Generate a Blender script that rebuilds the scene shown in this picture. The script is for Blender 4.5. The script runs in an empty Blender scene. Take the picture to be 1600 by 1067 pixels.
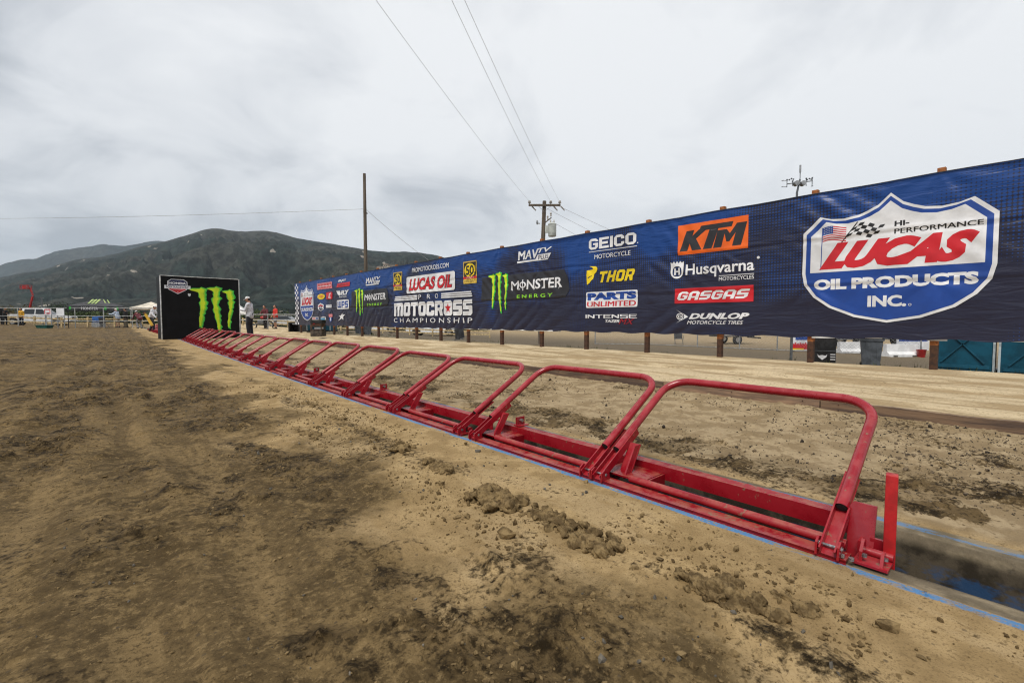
import bpy, bmesh, math, random
import numpy as np
from mathutils import Vector, Matrix, Euler
random.seed(7)
S = bpy.context.scene
R = math.radians

# ------------------------------------------------------------------ camera, world, sun, exposure
CAM_F, CAM_PITCH, CAM_H, CAM_YAW = 713.1, 0.0473, 0.742, 0.7183
CX, CY = -1.663, -0.843
cd = bpy.data.cameras.new('camera')
cam = bpy.data.objects.new('camera', cd)
S.collection.objects.link(cam)
cam.location = (CX, CY, CAM_H)
cam.rotation_euler = (math.pi/2 - CAM_PITCH, 0, -CAM_YAW)
cd.sensor_width = 36.0
cd.lens = 36.0*CAM_F/1600
cd.clip_start = 0.05
cd.clip_end = 12000
cd.dof.use_dof = True
cd.dof.focus_distance = 3.4
cd.dof.aperture_fstop = 9.0
S.camera = cam

SUN_EL, SUN_AZ = R(58), R(250)
world = bpy.data.worlds.new('World')
S.world = world
world.use_nodes = True
wn = world.node_tree
wn.nodes.clear()
def N(tree, typ, **kw):
    n = tree.nodes.new(typ)
    for k, v in kw.items():
        if k.startswith('i_'):
            key = k[2:]
            key = int(key) if key.isdigit() else key.replace('_', ' ')
            n.inputs[key].default_value = v
        else:
            setattr(n, k, v)
    return n
def lk(tree, a, b): tree.links.new(a, b)
def build_world():
    t = wn
    out = N(t, 'ShaderNodeOutputWorld')
    bg = N(t, 'ShaderNodeBackground', i_Strength=0.137)
    sky = N(t, 'ShaderNodeTexSky', sky_type='NISHITA', sun_disc=False, sun_elevation=SUN_EL, sun_rotation=SUN_AZ)
    co = N(t, 'ShaderNodeTexCoord')
    sep = N(t, 'ShaderNodeSeparateXYZ'); lk(t, co.outputs['Generated'], sep.inputs[0])
    # flat cloud ceiling: direction divided by height above the horizon
    mz = N(t, 'ShaderNodeMath', operation='MAXIMUM', i_1=0.0); lk(t, sep.outputs[2], mz.inputs[0])
    az = N(t, 'ShaderNodeMath', operation='ADD', i_1=0.34); lk(t, mz.outputs[0], az.inputs[0])
    dx = N(t, 'ShaderNodeMath', operation='DIVIDE'); lk(t, sep.outputs[0], dx.inputs[0]); lk(t, az.outputs[0], dx.inputs[1])
    dy = N(t, 'ShaderNodeMath', operation='DIVIDE'); lk(t, sep.outputs[1], dy.inputs[0]); lk(t, az.outputs[0], dy.inputs[1])
    cb = N(t, 'ShaderNodeCombineXYZ'); lk(t, dx.outputs[0], cb.inputs[0]); lk(t, dy.outputs[0], cb.inputs[1])
    n1 = N(t, 'ShaderNodeTexNoise', i_Scale=1.05, i_Detail=7.0, i_Roughness=0.5, i_Distortion=0.25); lk(t, cb.outputs[0], n1.inputs['Vector'])
    n2 = N(t, 'ShaderNodeTexNoise', i_Scale=2.6, i_Detail=6.0, i_Roughness=0.55, i_Distortion=0.6); lk(t, cb.outputs[0], n2.inputs['Vector'])
    mx = N(t, 'ShaderNodeMath', operation='MULTIPLY_ADD', i_1=0.80); lk(t, n2.outputs[0], mx.inputs[0]); lk(t, n1.outputs[0], mx.inputs[2])
    # thinnest cloud about 57 degrees clockwise of +y, heavier away from it
    el_, az_ = R(24), R(55)
    dp = N(t, 'ShaderNodeVectorMath', operation='DOT_PRODUCT'); lk(t, co.outputs['Generated'], dp.inputs[0])
    dp.inputs[1].default_value = (math.sin(az_)*math.cos(el_), math.cos(az_)*math.cos(el_), math.sin(el_))
    gd = N(t, 'ShaderNodeMath', operation='MULTIPLY_ADD', i_1=0.66, i_2=-0.65); lk(t, dp.outputs['Value'], gd.inputs[0])
    gm = N(t, 'ShaderNodeMath', operation='MAXIMUM', i_1=-0.36); lk(t, gd.outputs[0], gm.inputs[0])
    gx = N(t, 'ShaderNodeMath', operation='ADD'); lk(t, gm.outputs[0], gx.inputs[0]); lk(t, mx.outputs[0], gx.inputs[1])
    hz = N(t, 'ShaderNodeMath', operation='MULTIPLY_ADD', i_1=-0.10); lk(t, mz.outputs[0], hz.inputs[0]); lk(t, gx.outputs[0], hz.inputs[2])
    rp = N(t, 'ShaderNodeValToRGB'); lk(t, hz.outputs[0], rp.inputs[0])
    cr = rp.color_ramp
    cr.elements[0].position = 0.42; cr.elements[0].color = (3.3, 3.5, 3.8, 1)
    cr.elements[1].position = 0.86; cr.elements[1].color = (7.1, 7.2, 7.3, 1)
    e = cr.elements.new(0.56); e.color = (4.7, 4.9, 5.18, 1)
    e = cr.elements.new(0.68); e.color = (6.05, 6.2, 6.4, 1)
    mix = N(t, 'ShaderNodeMix', data_type='RGBA', i_0=0.94); lk(t, sky.outputs[0], mix.inputs[6]); lk(t, rp.outputs[0], mix.inputs[7])
    lk(t, mix.outputs[2], bg.inputs[0]); lk(t, bg.outputs[0], out.inputs[0])
build_world()

sl = bpy.data.lights.new('sun', 'SUN')
sl.energy = 3.3; sl.angle = R(26); sl.color = (1.0, 0.94, 0.85)
so = bpy.data.objects.new('sun', sl)
S.collection.objects.link(so)
# sun_rotation turns clockwise from +Y
sd = Vector((math.sin(SUN_AZ)*math.cos(SUN_EL), math.cos(SUN_AZ)*math.cos(SUN_EL), math.sin(SUN_EL)))
so.rotation_euler = sd.to_track_quat('Z', 'Y').to_euler()
S.view_settings.view_transform = 'Standard'
S.view_settings.look = 'None'
S.view_settings.gamma = 1
S.view_settings.exposure = 0.0
S.render.engine = 'CYCLES'
S.cycles.use_denoising = True
S.cycles.filter_width = 1.15
S.cycles.max_bounces = 6
S.cycles.volume_bounces = 0

# ------------------------------------------------------------------ helpers
COL = S.collection
ca, sa = math.cos(CAM_YAW), math.sin(CAM_YAW)
def at(u, D, z=0.0):
    """world point on bearing u (photo column) at depth D in metres"""
    X = (u - 800)/CAM_F*D
    return Vector((CX + X*ca + D*sa, CY - X*sa + D*ca, z))
FACE_LEFT = math.atan2(ca, sa)       # rotation that turns local +Y to the picture's left
def link(o, parent=None):
    COL.objects.link(o)
    if parent is not None: o.parent = parent
    return o
def tag(o, label=None, cat=None, group=None, kind=None):
    if label: o['label'] = label
    if cat: o['category'] = cat
    if group: o['group'] = group
    if kind: o['kind'] = kind
    return o
def thing(name, label, cat, loc=(0,0,0), rz=0.0, group=None):
    o = bpy.data.objects.new(name, None)
    o.empty_display_size = 0.1
    link(o); o.location = loc; o.rotation_euler = (0,0,rz)
    return tag(o, label, cat, group)
def dup(root, loc=None, rz=None, label=None, parent=None):
    c = root.copy(); link(c, parent)
    if loc is not None: c.location = loc
    if rz is not None: c.rotation_euler = (0,0,rz)
    if label: c['label'] = label
    for ch in list(root.children): dup(ch, parent=c)
    return c

class MB:
    """collects shapes; build() links them as one mesh object"""
    def __init__(s): s.v=[]; s.f=[]; s.m=[]
    def add(s, verts, faces, mi=0):
        b=len(s.v); s.v += [tuple(p) for p in verts]
        s.f += [tuple(i+b for i in f) for f in faces]; s.m += [mi]*len(faces)
    def box(s, c, d, rot=None, mi=0, bev=0.0):
        x,y,z = d[0]/2, d[1]/2, d[2]/2
        M = rot if isinstance(rot, Matrix) else (Euler(rot).to_matrix() if rot else Matrix.Identity(3))
        c = Vector(c)
        if bev <= 0:
            P=[Vector((i*x,j*y,k*z)) for i in(-1,1) for j in(-1,1) for k in(-1,1)]
            F=[(0,1,3,2),(4,6,7,5),(0,4,5,1),(2,3,7,6),(0,2,6,4),(1,5,7,3)]
            s.add([c+M@p for p in P],F,mi)
        else:
            bm=bmesh.new(); bmesh.ops.create_cube(bm,size=1)
            for v in bm.verts: v.co=Vector((v.co.x*d[0],v.co.y*d[1],v.co.z*d[2]))
            bmesh.ops.bevel(bm,geom=bm.edges[:],offset=bev,segments=2,affect='EDGES',profile=.6)
            s.bm(bm,lambda p:c+M@p,mi); bm.free()
    def bm(s, bm, fn=None, mi=0):
        bm.verts.index_update()
        s.add([fn(v.co) if fn else v.co for v in bm.verts],[[v.index for v in f.verts] for f in bm.faces],mi)
    def bar(s, a, b, w, h, mi=0):
        a=Vector(a); b=Vector(b); d=b-a
        q=d.to_track_quat('Y','Z').to_matrix()
        s.box((a+b)/2,(w,d.length,h),q,mi)
    def cyl(s, a, b, r, r2=None, n=12, mi=0, cap=True):
        a=Vector(a); b=Vector(b); r2=r if r2 is None else r2
        q=(b-a).to_track_quat('Z','Y').to_matrix()
        V=[]
        for (p,rr) in ((a,r),(b,r2)):
            for i in range(n):
                t=2*math.pi*i/n; V.append(p+q@Vector((rr*math.cos(t),rr*math.sin(t),0)))
        F=[(i,(i+1)%n,n+(i+1)%n,n+i) for i in range(n)]
        if cap: F+=[tuple(range(n-1,-1,-1)),tuple(range(n,2*n))]
        s.add(V,F,mi)
    def tube(s, path, r, n=10, mi=0, cap=True, rad=None):
        P=[Vector(p) for p in path]; V=[]; F=[]
        up=None
        for i,p in enumerate(P):
            d=(P[min(i+1,len(P)-1)]-P[max(i-1,0)]).normalized()
            if up is None: up=d.orthogonal().normalized()
            up=(up-d*up.dot(d)).normalized(); sd_=d.cross(up)
            rr=rad[i] if rad else r
            for k in range(n):
                t=2*math.pi*k/n; V.append(p+(up*math.cos(t)+sd_*math.sin(t))*rr)
        for i in range(len(P)-1):
            for k in range(n): F.append((i*n+k,i*n+(k+1)%n,(i+1)*n+(k+1)%n,(i+1)*n+k))
        if cap: F+=[tuple(range(n-1,-1,-1)),tuple(range((len(P)-1)*n,len(P)*n))]
        s.add(V,F,mi)
    def prism(s, poly, fn, h0, h1, mi=0):
        """poly of 2D points; fn(a,b,h)->3D; extruded h0..h1"""
        n=len(poly)
        s.add([fn(a,b,h0) for a,b in poly]+[fn(a,b,h1) for a,b in poly],
              [tuple(range(n-1,-1,-1)),tuple(range(n,2*n))]+[(i,(i+1)%n,n+(i+1)%n,n+i) for i in range(n)],mi)
    def lathe(s, prof, c=(0,0,0), n=16, mi=0):
        V=[]; F=[]; c=Vector(c)
        for (r,z) in prof:
            for k in range(n):
                t=2*math.pi*k/n; V.append(c+Vector((r*math.cos(t),r*math.sin(t),z)))
        for i in range(len(prof)-1):
            for k in range(n): F.append((i*n+k,i*n+(k+1)%n,(i+1)*n+(k+1)%n,(i+1)*n+k))
        F+=[tuple(range(n-1,-1,-1)),tuple(range((len(prof)-1)*n,len(prof)*n))]
        s.add(V,F,mi)
    def ball(s, c, r, sub=2, mi=0):
        bm=bmesh.new(); bmesh.ops.create_icosphere(bm,subdivisions=sub,radius=1)
        c=Vector(c); r=Vector(r) if hasattr(r,'__len__') else Vector((r,r,r))
        s.bm(bm,lambda p:c+Vector((p.x*r.x,p.y*r.y,p.z*r.z)),mi); bm.free()
    def build(s, name, mats, parent=None, smooth=35, fix=True):
        me=bpy.data.meshes.new(name); me.from_pydata(s.v,[],s.f)
        for m in (mats if isinstance(mats,(list,tuple)) else [mats]): me.materials.append(m)
        me.polygons.foreach_set('material_index',s.m)
        if fix:
            bm=bmesh.new(); bm.from_mesh(me); bmesh.ops.recalc_face_normals(bm,faces=bm.faces[:]); bm.to_mesh(me); bm.free()
        if smooth:
            me.polygons.foreach_set('use_smooth',[True]*len(me.polygons)); me.set_sharp_from_angle(angle=R(smooth))
        me.update()
        return link(bpy.data.objects.new(name,me),parent)

# ------------------------------------------------------------------ materials
def mat(name, col, rough=0.6, metal=0.0, var=0.15, vs=6.0, bump=0.0, bs=40.0, dust=0.0, dustcol=(.35,.26,.16), rv=0.0, spec=0.5, col2=None, stretch=None, chips=0.0, chipcol=(.20,.14,.085)):
    """solid surface with colour wear, optional second tone, dust lying on upward faces and bump"""
    m=bpy.data.materials.new(name); m.use_nodes=True; t=m.node_tree
    b=t.nodes['Principled BSDF']; b.inputs['Roughness'].default_value=rough; b.inputs['Metallic'].default_value=metal
    b.inputs['Specular IOR Level'].default_value=spec
    co=N(t,'ShaderNodeTexCoord'); vec=co.outputs['Object']
    if stretch:
        mp=N(t,'ShaderNodeMapping'); mp.inputs['Scale'].default_value=stretch; lk(t,vec,mp.inputs[0]); vec=mp.outputs[0]
    n=N(t,'ShaderNodeTexNoise',i_Scale=vs,i_Detail=6.0,i_Roughness=.6); lk(t,vec,n.inputs['Vector'])
    c2=col2 or tuple(max(0,c*(1-2*var)) for c in col)
    c1=col if col2 else tuple(min(1,c*(1+var)) for c in col)
    rp=N(t,'ShaderNodeValToRGB'); lk(t,n.outputs[0],rp.inputs[0])
    rp.color_ramp.elements[0].position=.43; rp.color_ramp.elements[0].color=(*c2,1)
    rp.color_ramp.elements[1].position=.57; rp.color_ramp.elements[1].color=(*c1,1)
    out=rp.outputs[0]
    if dust>0:
        g=N(t,'ShaderNodeNewGeometry'); s=N(t,'ShaderNodeSeparateXYZ'); lk(t,g.outputs['Normal'],s.inputs[0])
        n3=N(t,'ShaderNodeTexNoise',i_Scale=vs*4,i_Detail=5.0,i_Roughness=.65); lk(t,co.outputs['Object'],n3.inputs['Vector'])
        r3=N(t,'ShaderNodeMapRange'); lk(t,n3.outputs[0],r3.inputs[0]); r3.inputs[1].default_value=.42; r3.inputs[2].default_value=.60
        r4=N(t,'ShaderNodeMapRange'); lk(t,s.outputs[2],r4.inputs[0]); r4.inputs[1].default_value=.0; r4.inputs[2].default_value=.9
        mu=N(t,'ShaderNodeMath',operation='MULTIPLY'); lk(t,r3.outputs[0],mu.inputs[0]); lk(t,r4.outputs[0],mu.inputs[1])
        m2=N(t,'ShaderNodeMath',operation='MULTIPLY',i_1=dust); lk(t,mu.outputs[0],m2.inputs[0])
        mx=N(t,'ShaderNodeMix',data_type='RGBA'); lk(t,m2.outputs[0],mx.inputs[0]); lk(t,out,mx.inputs[6]); mx.inputs[7].default_value=(*dustcol,1)
        out=mx.outputs[2]
    if chips>0:
        n4=N(t,'ShaderNodeTexNoise',i_Scale=46.0,i_Detail=4.0,i_Roughness=.7); lk(t,co.outputs['Object'],n4.inputs['Vector'])
        n5=N(t,'ShaderNodeTexNoise',i_Scale=4.0,i_Detail=3.0); lk(t,co.outputs['Object'],n5.inputs['Vector'])
        ad=N(t,'ShaderNodeMath',operation='MULTIPLY_ADD',i_1=.8); lk(t,n5.outputs[0],ad.inputs[0]); lk(t,n4.outputs[0],ad.inputs[2])
        r6=N(t,'ShaderNodeMapRange'); lk(t,ad.outputs[0],r6.inputs[0]); r6.inputs[1].default_value=1.12-.075*chips; r6.inputs[2].default_value=1.15-.075*chips; r6.inputs[4].default_value=.75
        mc=N(t,'ShaderNodeMix',data_type='RGBA'); lk(t,r6.outputs[0],mc.inputs[0]); lk(t,out,mc.inputs[6]); mc.inputs[7].default_value=(*chipcol,1); out=mc.outputs[2]
    lk(t,out,b.inputs['Base Color'])
    if rv>0:
        r5=N(t,'ShaderNodeMapRange'); lk(t,n.outputs[0],r5.inputs[0]); r5.inputs[1].default_value=.42; r5.inputs[2].default_value=.58
        r5.inputs[3].default_value=max(.03,rough-rv); r5.inputs[4].default_value=min(1,rough+rv); lk(t,r5.outputs[0],b.inputs['Roughness'])
    if bump>0:
        n2=N(t,'ShaderNodeTexNoise',i_Scale=bs,i_Detail=5.0); lk(t,vec,n2.inputs['Vector'])
        bp=N(t,'ShaderNodeBump',i_Strength=bump,i_Distance=.01); lk(t,n2.outputs[0],bp.inputs['Height']); lk(t,bp.outputs[0],b.inputs['Normal'])
    return m
M={}
M['red']=mat('red_paint',(.30,.007,.016),.27,var=.06,vs=5,dust=.12,dustcol=(.42,.26,.22),rv=.07,bump=.04,bs=90,spec=.6,chips=.1)
M['redlow']=mat('red_paint_muddy',(.27,.006,.013),.29,var=.07,vs=5,dust=.24,dustcol=(.40,.27,.16),rv=.10,bump=.05,bs=90,spec=.55,chips=.45)
M['redpost']=mat('red_post_paint',(.40,.006,.009),.5,var=.1,vs=18,bump=.05,bs=60,dust=.2)
M['bolt']=mat('galvanised_steel',(.42,.42,.42),.35,.9,var=.2,vs=60)
M['hole']=mat('black_bore',(.012,.010,.010),.9,var=.05)
M['rust']=mat('rusty_steel',(.078,.034,.017),.85,var=.3,vs=14,col2=(.04,.019,.012),bump=.15,bs=60)
M['rusttop']=mat('bright_rust',(.34,.12,.032),.85,var=.3,vs=40,col2=(.22,.07,.02))
M['plank']=mat('weathered_plank',(.20,.125,.075),.85,col2=(.085,.055,.04),vs=3.0,stretch=(8,.6,8),bump=.35,bs=14,dust=.5,dustcol=(.36,.27,.17))
M['plank2']=mat('lighter_plank',(.33,.21,.13),.85,col2=(.17,.11,.075),vs=3.0,stretch=(8,.6,8),bump=.35,bs=14,dust=.4,dustcol=(.36,.27,.17))
M['fencewood']=mat('pale_rail_wood',(.48,.37,.20),.8,var=.2,vs=5,bump=.2,bs=20)
M['pole']=mat('old_pole_wood',(.15,.12,.09),.9,col2=(.075,.058,.043),vs=2.0,stretch=(10,10,.5),bump=.3,bs=14)
M['pipe']=mat('white_fence_pipe',(.40,.41,.40),.5,var=.15,vs=5)
M['galv']=mat('grey_fence_steel',(.34,.35,.36),.45,.5,var=.15,vs=8)
M['black']=mat('black_panel',(.004,.004,.005),.55,var=.2,vs=3,spec=.2)
M['blackplastic']=mat('black_plastic',(.018,.018,.02),.55,var=.25,vs=8,dust=.25)
M['rubber']=mat('tyre_rubber',(.02,.02,.02),.85,var=.25,vs=12,dust=.2)
M['whitepaint']=mat('white_paint',(.74,.75,.76),.35,var=.06,vs=3,dust=.15)
M['whiteedge']=mat('white_board_edge',(.62,.63,.62),.55,var=.15,vs=6)
M['glass']=mat('dark_glass',(.03,.035,.04),.08,var=.1)
M['chrome']=mat('dull_chrome',(.6,.6,.6),.25,.9,var=.1)
M['lampred']=mat('tail_lamp_red',(.3,.01,.01),.2)
M['lampclear']=mat('clear_lamp',(.7,.7,.68),.15)
M['teal']=mat('teal_plastic',(.007,.090,.150),.45,var=.12,vs=4,dust=.2)
M['tealtrim']=mat('pale_teal_trim',(.45,.52,.55),.5)
M['greyplastic']=mat('grey_bin_plastic',(.10,.115,.135),.6,var=.15,vs=7,dust=.3)
M['insul']=mat('porcelain',(.45,.43,.40),.3,var=.2)
M['transf']=mat('transformer_grey',(.50,.53,.50),.5,var=.1,vs=3)
M['cable']=mat('cable_black',(.04,.04,.045),.6)
M['wire']=mat('weathered_wire',(.42,.43,.44),.6)
M['steelgrey']=mat('antenna_steel',(.16,.17,.18),.45,.6)
M['boomred']=mat('boom_red',(.36,.02,.02),.4,var=.15,vs=2)
M['tentblack']=mat('black_canvas',(.06,.061,.068),.8,var=.2,vs=3)
M['tentbeige']=mat('beige_canvas',(.62,.56,.46),.8,var=.12,vs=2)
M['tentwhite']=mat('white_canvas',(.72,.71,.68),.8,var=.08,vs=2)
M['yellowp']=mat('yellow_paint',(.60,.36,.03),.5,var=.1)
M['bluep']=mat('blue_plastic',(.02,.10,.34),.45,var=.15)
M['greenp']=mat('dark_green_plastic',(.01,.09,.075),.5,var=.15)
M['brown']=mat('brown_steel_box',(.055,.04,.028),.75,var=.3,vs=10,dust=.3)
# prints
def ink(name,c,rough=.42): return mat('print_'+name,c,rough,var=.07,vs=2.0,bump=.2,bs=7)
K={'white':ink('white',(.74,.75,.78)),'red':ink('red',(.56,.012,.022)),'blue':ink('blue',(.008,.055,.30)),'black':ink('black',(.012,.012,.014)),
   'orange':ink('orange',(.80,.13,.012)),'yellow':ink('yellow',(.80,.60,.012)),'gold':ink('gold',(.62,.42,.06)),'green':ink('green',(.035,.50,.06)),
   'lime':ink('lime',(.60,.76,.015)),'midgreen':ink('midgreen',(.26,.66,.02)),'grey':ink('grey',(.42,.42,.46)),'navy':ink('navy',(.012,.016,.075)),'charcoal':ink('charcoal',(.022,.022,.026)),
   'pink':ink('pink',(.66,.22,.24)),'skyblue':ink('sky_blue',(.10,.36,.62)),'palegreen':ink('pale_green',(.34,.46,.16)),'dred':ink('dark_red',(.30,.012,.02)),'panel':ink('panel_black',(.020,.020,.026))}

# ------------------------------------------------------------------ noise (numpy)
def _hash(ix,iy,seed):
    h=(ix.astype(np.int64)*374761393+iy.astype(np.int64)*668265263+seed*1442695041)&0x7fffffff
    h=((h^(h>>13))*1274126177)&0x7fffffff
    return ((h^(h>>16))&0xffff)/65535.0
def vnoise(x,y,seed=0):
    ix=np.floor(x); iy=np.floor(y); fx=x-ix; fy=y-iy
    fx=fx*fx*fx*(fx*(fx*6-15)+10); fy=fy*fy*fy*(fy*(fy*6-15)+10)
    a=_hash(ix,iy,seed); b=_hash(ix+1,iy,seed); c=_hash(ix,iy+1,seed); d=_hash(ix+1,iy+1,seed)
    return (a*(1-fx)+b*fx)*(1-fy)+(c*(1-fx)+d*fx)*fy
def fbm(x,y,seed=0,oct=5,gain=.5):
    s=0;a=1;n=0
    for i in range(oct):
        cs,sn=math.cos(.6*i),math.sin(.6*i)
        s=s+a*vnoise((x*cs-y*sn)*2**i+17.3*i,(x*sn+y*cs)*2**i-9.1*i,seed+i); n+=a; a*=gain
    return s/n
def sstep(a,b,x):
    t=np.clip((x-a)/(b-a),0,1); return t*t*(3-2*t)

def curve(y): return .0006*np.clip(y,0,20)**2

# ------------------------------------------------------------------ ground
T0,T1,C1=.063,.402,.505      # trench walls, back of the far curb
def ground_fields(x,y):
    """x,y gate coordinates -> height, mud, back, gravel masks"""
    z=np.zeros_like(x); 
    track=sstep(-.10,-.30,x)
    # worn, churned track on the left
    m1=fbm(x*.95+3,y*.55,11,5); m2=fbm(x*3.1,y*1.6,23,5); m3=fbm(x*11,y*8,31,4)
    lane=sstep(-.60,-1.10,x+.35*(fbm(y*.5,x*.5,5,3)-.5))
    dry=sstep(.48,.70,fbm(x*1.3-8,y*.45,77,4))
    mud=np.clip(lane*(.40+.50*np.exp(-((x+1.06+.30*(fbm(y*.8,y*0+2,7,3)-.5))/.24)**2)+.40*np.exp(-((x+2.05+.3*(fbm(y*.5,y*0+5,8,3)-.5))/.33)**2)+1.6*(m1-.5)+2.2*(m2-.5)+1.2*(m3-.5)-.25*dry),0,1)
    m4=fbm(x*33,y*29,37,3); m5=fbm(x*80,y*74,39,2)
    streak=np.clip(sstep(.55,.75,m2)*sstep(.50,.66,m1)*1.2,0,1)*sstep(-.15,-.35,x)
    mud=np.maximum(mud,streak*.8)
    amp=.004+.030*lane
    z=z+track*(amp*(m2-.5)*1.5+ (.004+.030*mud)*(m3-.5)+ .05*lane*(m1-.5)+(.0025+.013*mud)*(m4-.5)+(.0012+.005*mud)*(m5-.5))
    # lumps thrown up in the muddy parts
    l=sstep(.60,.85,fbm(x*7.5,y*6,41,3))*np.clip(mud*1.4,0,1)
    z=z+track*l*.030
    l2=sstep(.62,.86,fbm(x*19,y*16,43,2))
    z=z+track*l2*.011*np.clip(.25+mud,0,1)
    for c,w_,d_ in ((-1.30,.10,.016),(-1.62,.07,.014),(-1.98,.11,.018),(-2.45,.12,.02)):
        cc=c+.16*(fbm(y*.45,y*0+c*3,83,3)-.5)-.02*y
        e=(x-cc)/w_; z=z-track*d_*(np.exp(-e*e)-.6*np.exp(-(np.abs(e)-1.5)**2*3))*(.4+.9*fbm(y*.7,x*2,85,2))
    # row of clods along the edge of the swept strip
    row=np.exp(-((x+.47+.05*(fbm(y*.9,y*0,9,2)-.5))/.10)**2)*sstep(.50,.66,fbm(y*1.7,x*1.7,15,3))
    z=z+row*(.016+.05*np.maximum(m3-.45,0)*(m2))
    mud=np.maximum(mud,row*.55)
    # berm and shallow bank beyond the left of the track
    z=z+.22*sstep(-3.2,-6.5,x+.05*y)*sstep(4,14,y)*(.6+.8*(fbm(x*.4,y*.3,3,3)))
    # starting pad
    pad=sstep(C1,C1+.12,x)*sstep(2.72,2.62,x)
    p1=fbm(x*1.6+40,y*1.1,51,5); p2=fbm(x*7,y*6,53,4); p3=fbm(x*17,y*15,59,3)
    pm=np.clip(sstep(.50,.68,p1)*.55+sstep(1.30,.60,x)*sstep(.36,.56,p2)*.95+sstep(.62,.78,p2)*.35,0,1)*pad
    z=z+pad*(.004+.022*sstep(1.7,2.6,x)+(.004+.010*pm)*(m4-.5)+.003*(m5-.5)+.020*(p1-.5)+.014*(p2-.5)+(.006+.012*pm)*(p3-.5)+.014*sstep(.66,.85,p2)+.012*sstep(.66,.86,fbm(x*24,y*21,61,2)))
    mud=np.maximum(mud,pm*.75)
    # raised lane behind the plank, with tyre ruts
    back=sstep(2.64,2.70,x-.012*y)
    rut=0
    for c,w,d in ((3.35,.10,.020),(4.15,.07,.030),(4.38,.05,-.018),(4.95,.09,.022),(5.5,.06,.016),(3.0,.12,.02)):
        cc=c+.10*np.sin(y*.35+c)+.02*y
        rut=rut-d*np.exp(-((x-cc)/w)**2)*(.5+fbm(y*.8,x*3,int(c*10),2))
    z=z+back*(.080+.012*np.clip(x-2.7,0,3.5)+rut+.012*(fbm(x*3,y*1.2,63,4)-.5)+.006*(fbm(x*14,y*11,67,3)-.5))
    mud=np.maximum(mud,back*sstep(.56,.74,fbm(x*2.2,y*.8,71,4))*sstep(3.4,2.7,x)*.8)
    # the lane's outer lip and the lower gravel lot behind the banner
    off=x-6.25-.12*np.clip(y-18,0,None)
    lip=sstep(-.1,.25,off+.12*(fbm(y*2,x*2,73,3)-.5))
    z=z-lip*.10-1.05*np.clip(off/15,0,1)+lip*.05*(fbm(x*4,y*4,79,4)-.5)
    grav=lip*sstep(34,16,off)
    # far left: light bank at the pipe fence
    d=(x-CX)*sa+(y-CY)*ca
    z=z+.05*sstep(27,33,d)*sstep(3,0,x)
    # slot of the starting gate
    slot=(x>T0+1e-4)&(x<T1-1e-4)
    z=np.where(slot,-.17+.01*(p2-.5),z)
    return z,mud,back*(1-lip),grav
def gz(x,y):
    a=np.array([float(x)-float(curve(np.array(float(y))))]); b=np.array([float(y)])
    return float(ground_fields(a,b)[0][0])
def gat(u,D,dz=0.0):
    p=at(u,D); p.z=gz(p.x,p.y)+dz; return p
def spaced(segs):
    out=[segs[0][0]]
    for a,b,h in segs:
        n=max(1,int(round((b-a)/h))); out+=list(a+(b-a)*(np.arange(1,n+1))/n)
    return out
def grow(a,first,ratio,lim):
    o=[];s=first;x=a
    while abs(x)<lim: x+=s;s*=ratio;o.append(x)
    return o
def build_ground():
    xs=spaced([(-2.3,-.2,.009),(-.2,T0,.012),(T0,T0+.003,.003),(T0+.003,T1-.003,.08),(T1-.003,T1,.003),(T1,C1,.02),(C1,2.58,.018),(2.58,2.78,.012),(2.78,6.0,.04),(6.0,6.8,.04)])
    xs=list(reversed(grow(-2.3,-.02,1.07,3600)))+xs+grow(6.8,.06,1.08,3600)
    ys=spaced([(-1.0,3.2,.0095),(3.2,8,.022),(8,20,.06)])
    ys=list(reversed(grow(-1.0,-.03,1.3,3600)))+ys+grow(20,.07,1.06,3600)
    X,Y=np.meshgrid(np.array(xs),np.array(ys))
    z,mud,back,grav=ground_fields(X,Y)
    far=np.clip(np.maximum(np.abs(X),np.abs(Y))/300-1,0,1)
    z=z*(1-far)-2.0*far
    n,m=X.shape
    co=np.stack([X+curve(Y),Y,z],-1).reshape(-1,3)
    i=np.arange(n*m).reshape(n,m)
    q=np.stack([i[:-1,:-1],i[:-1,1:],i[1:,1:],i[1:,:-1]],-1).reshape(-1,4)
    me=bpy.data.meshes.new('ground')
    me.vertices.add(n*m); me.vertices.foreach_set('co',co.astype(np.float32).ravel())
    me.loops.add(q.size); me.loops.foreach_set('vertex_index',q.astype(np.int32).ravel())
    me.polygons.add(len(q)); me.polygons.foreach_set('loop_start',np.arange(0,q.size,4,dtype=np.int32))
    me.update(calc_edges=True)
    me.polygons.foreach_set('use_smooth',np.ones(len(q),bool))
    for nm,a in (('mud',mud),('back',back),('gravel',grav)):
        at_=me.attributes.new(nm,'FLOAT','POINT'); at_.data.foreach_set('value',a.astype(np.float32).ravel())
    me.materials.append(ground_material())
    return tag(link(bpy.data.objects.new('ground',me)),kind='structure')
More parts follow.
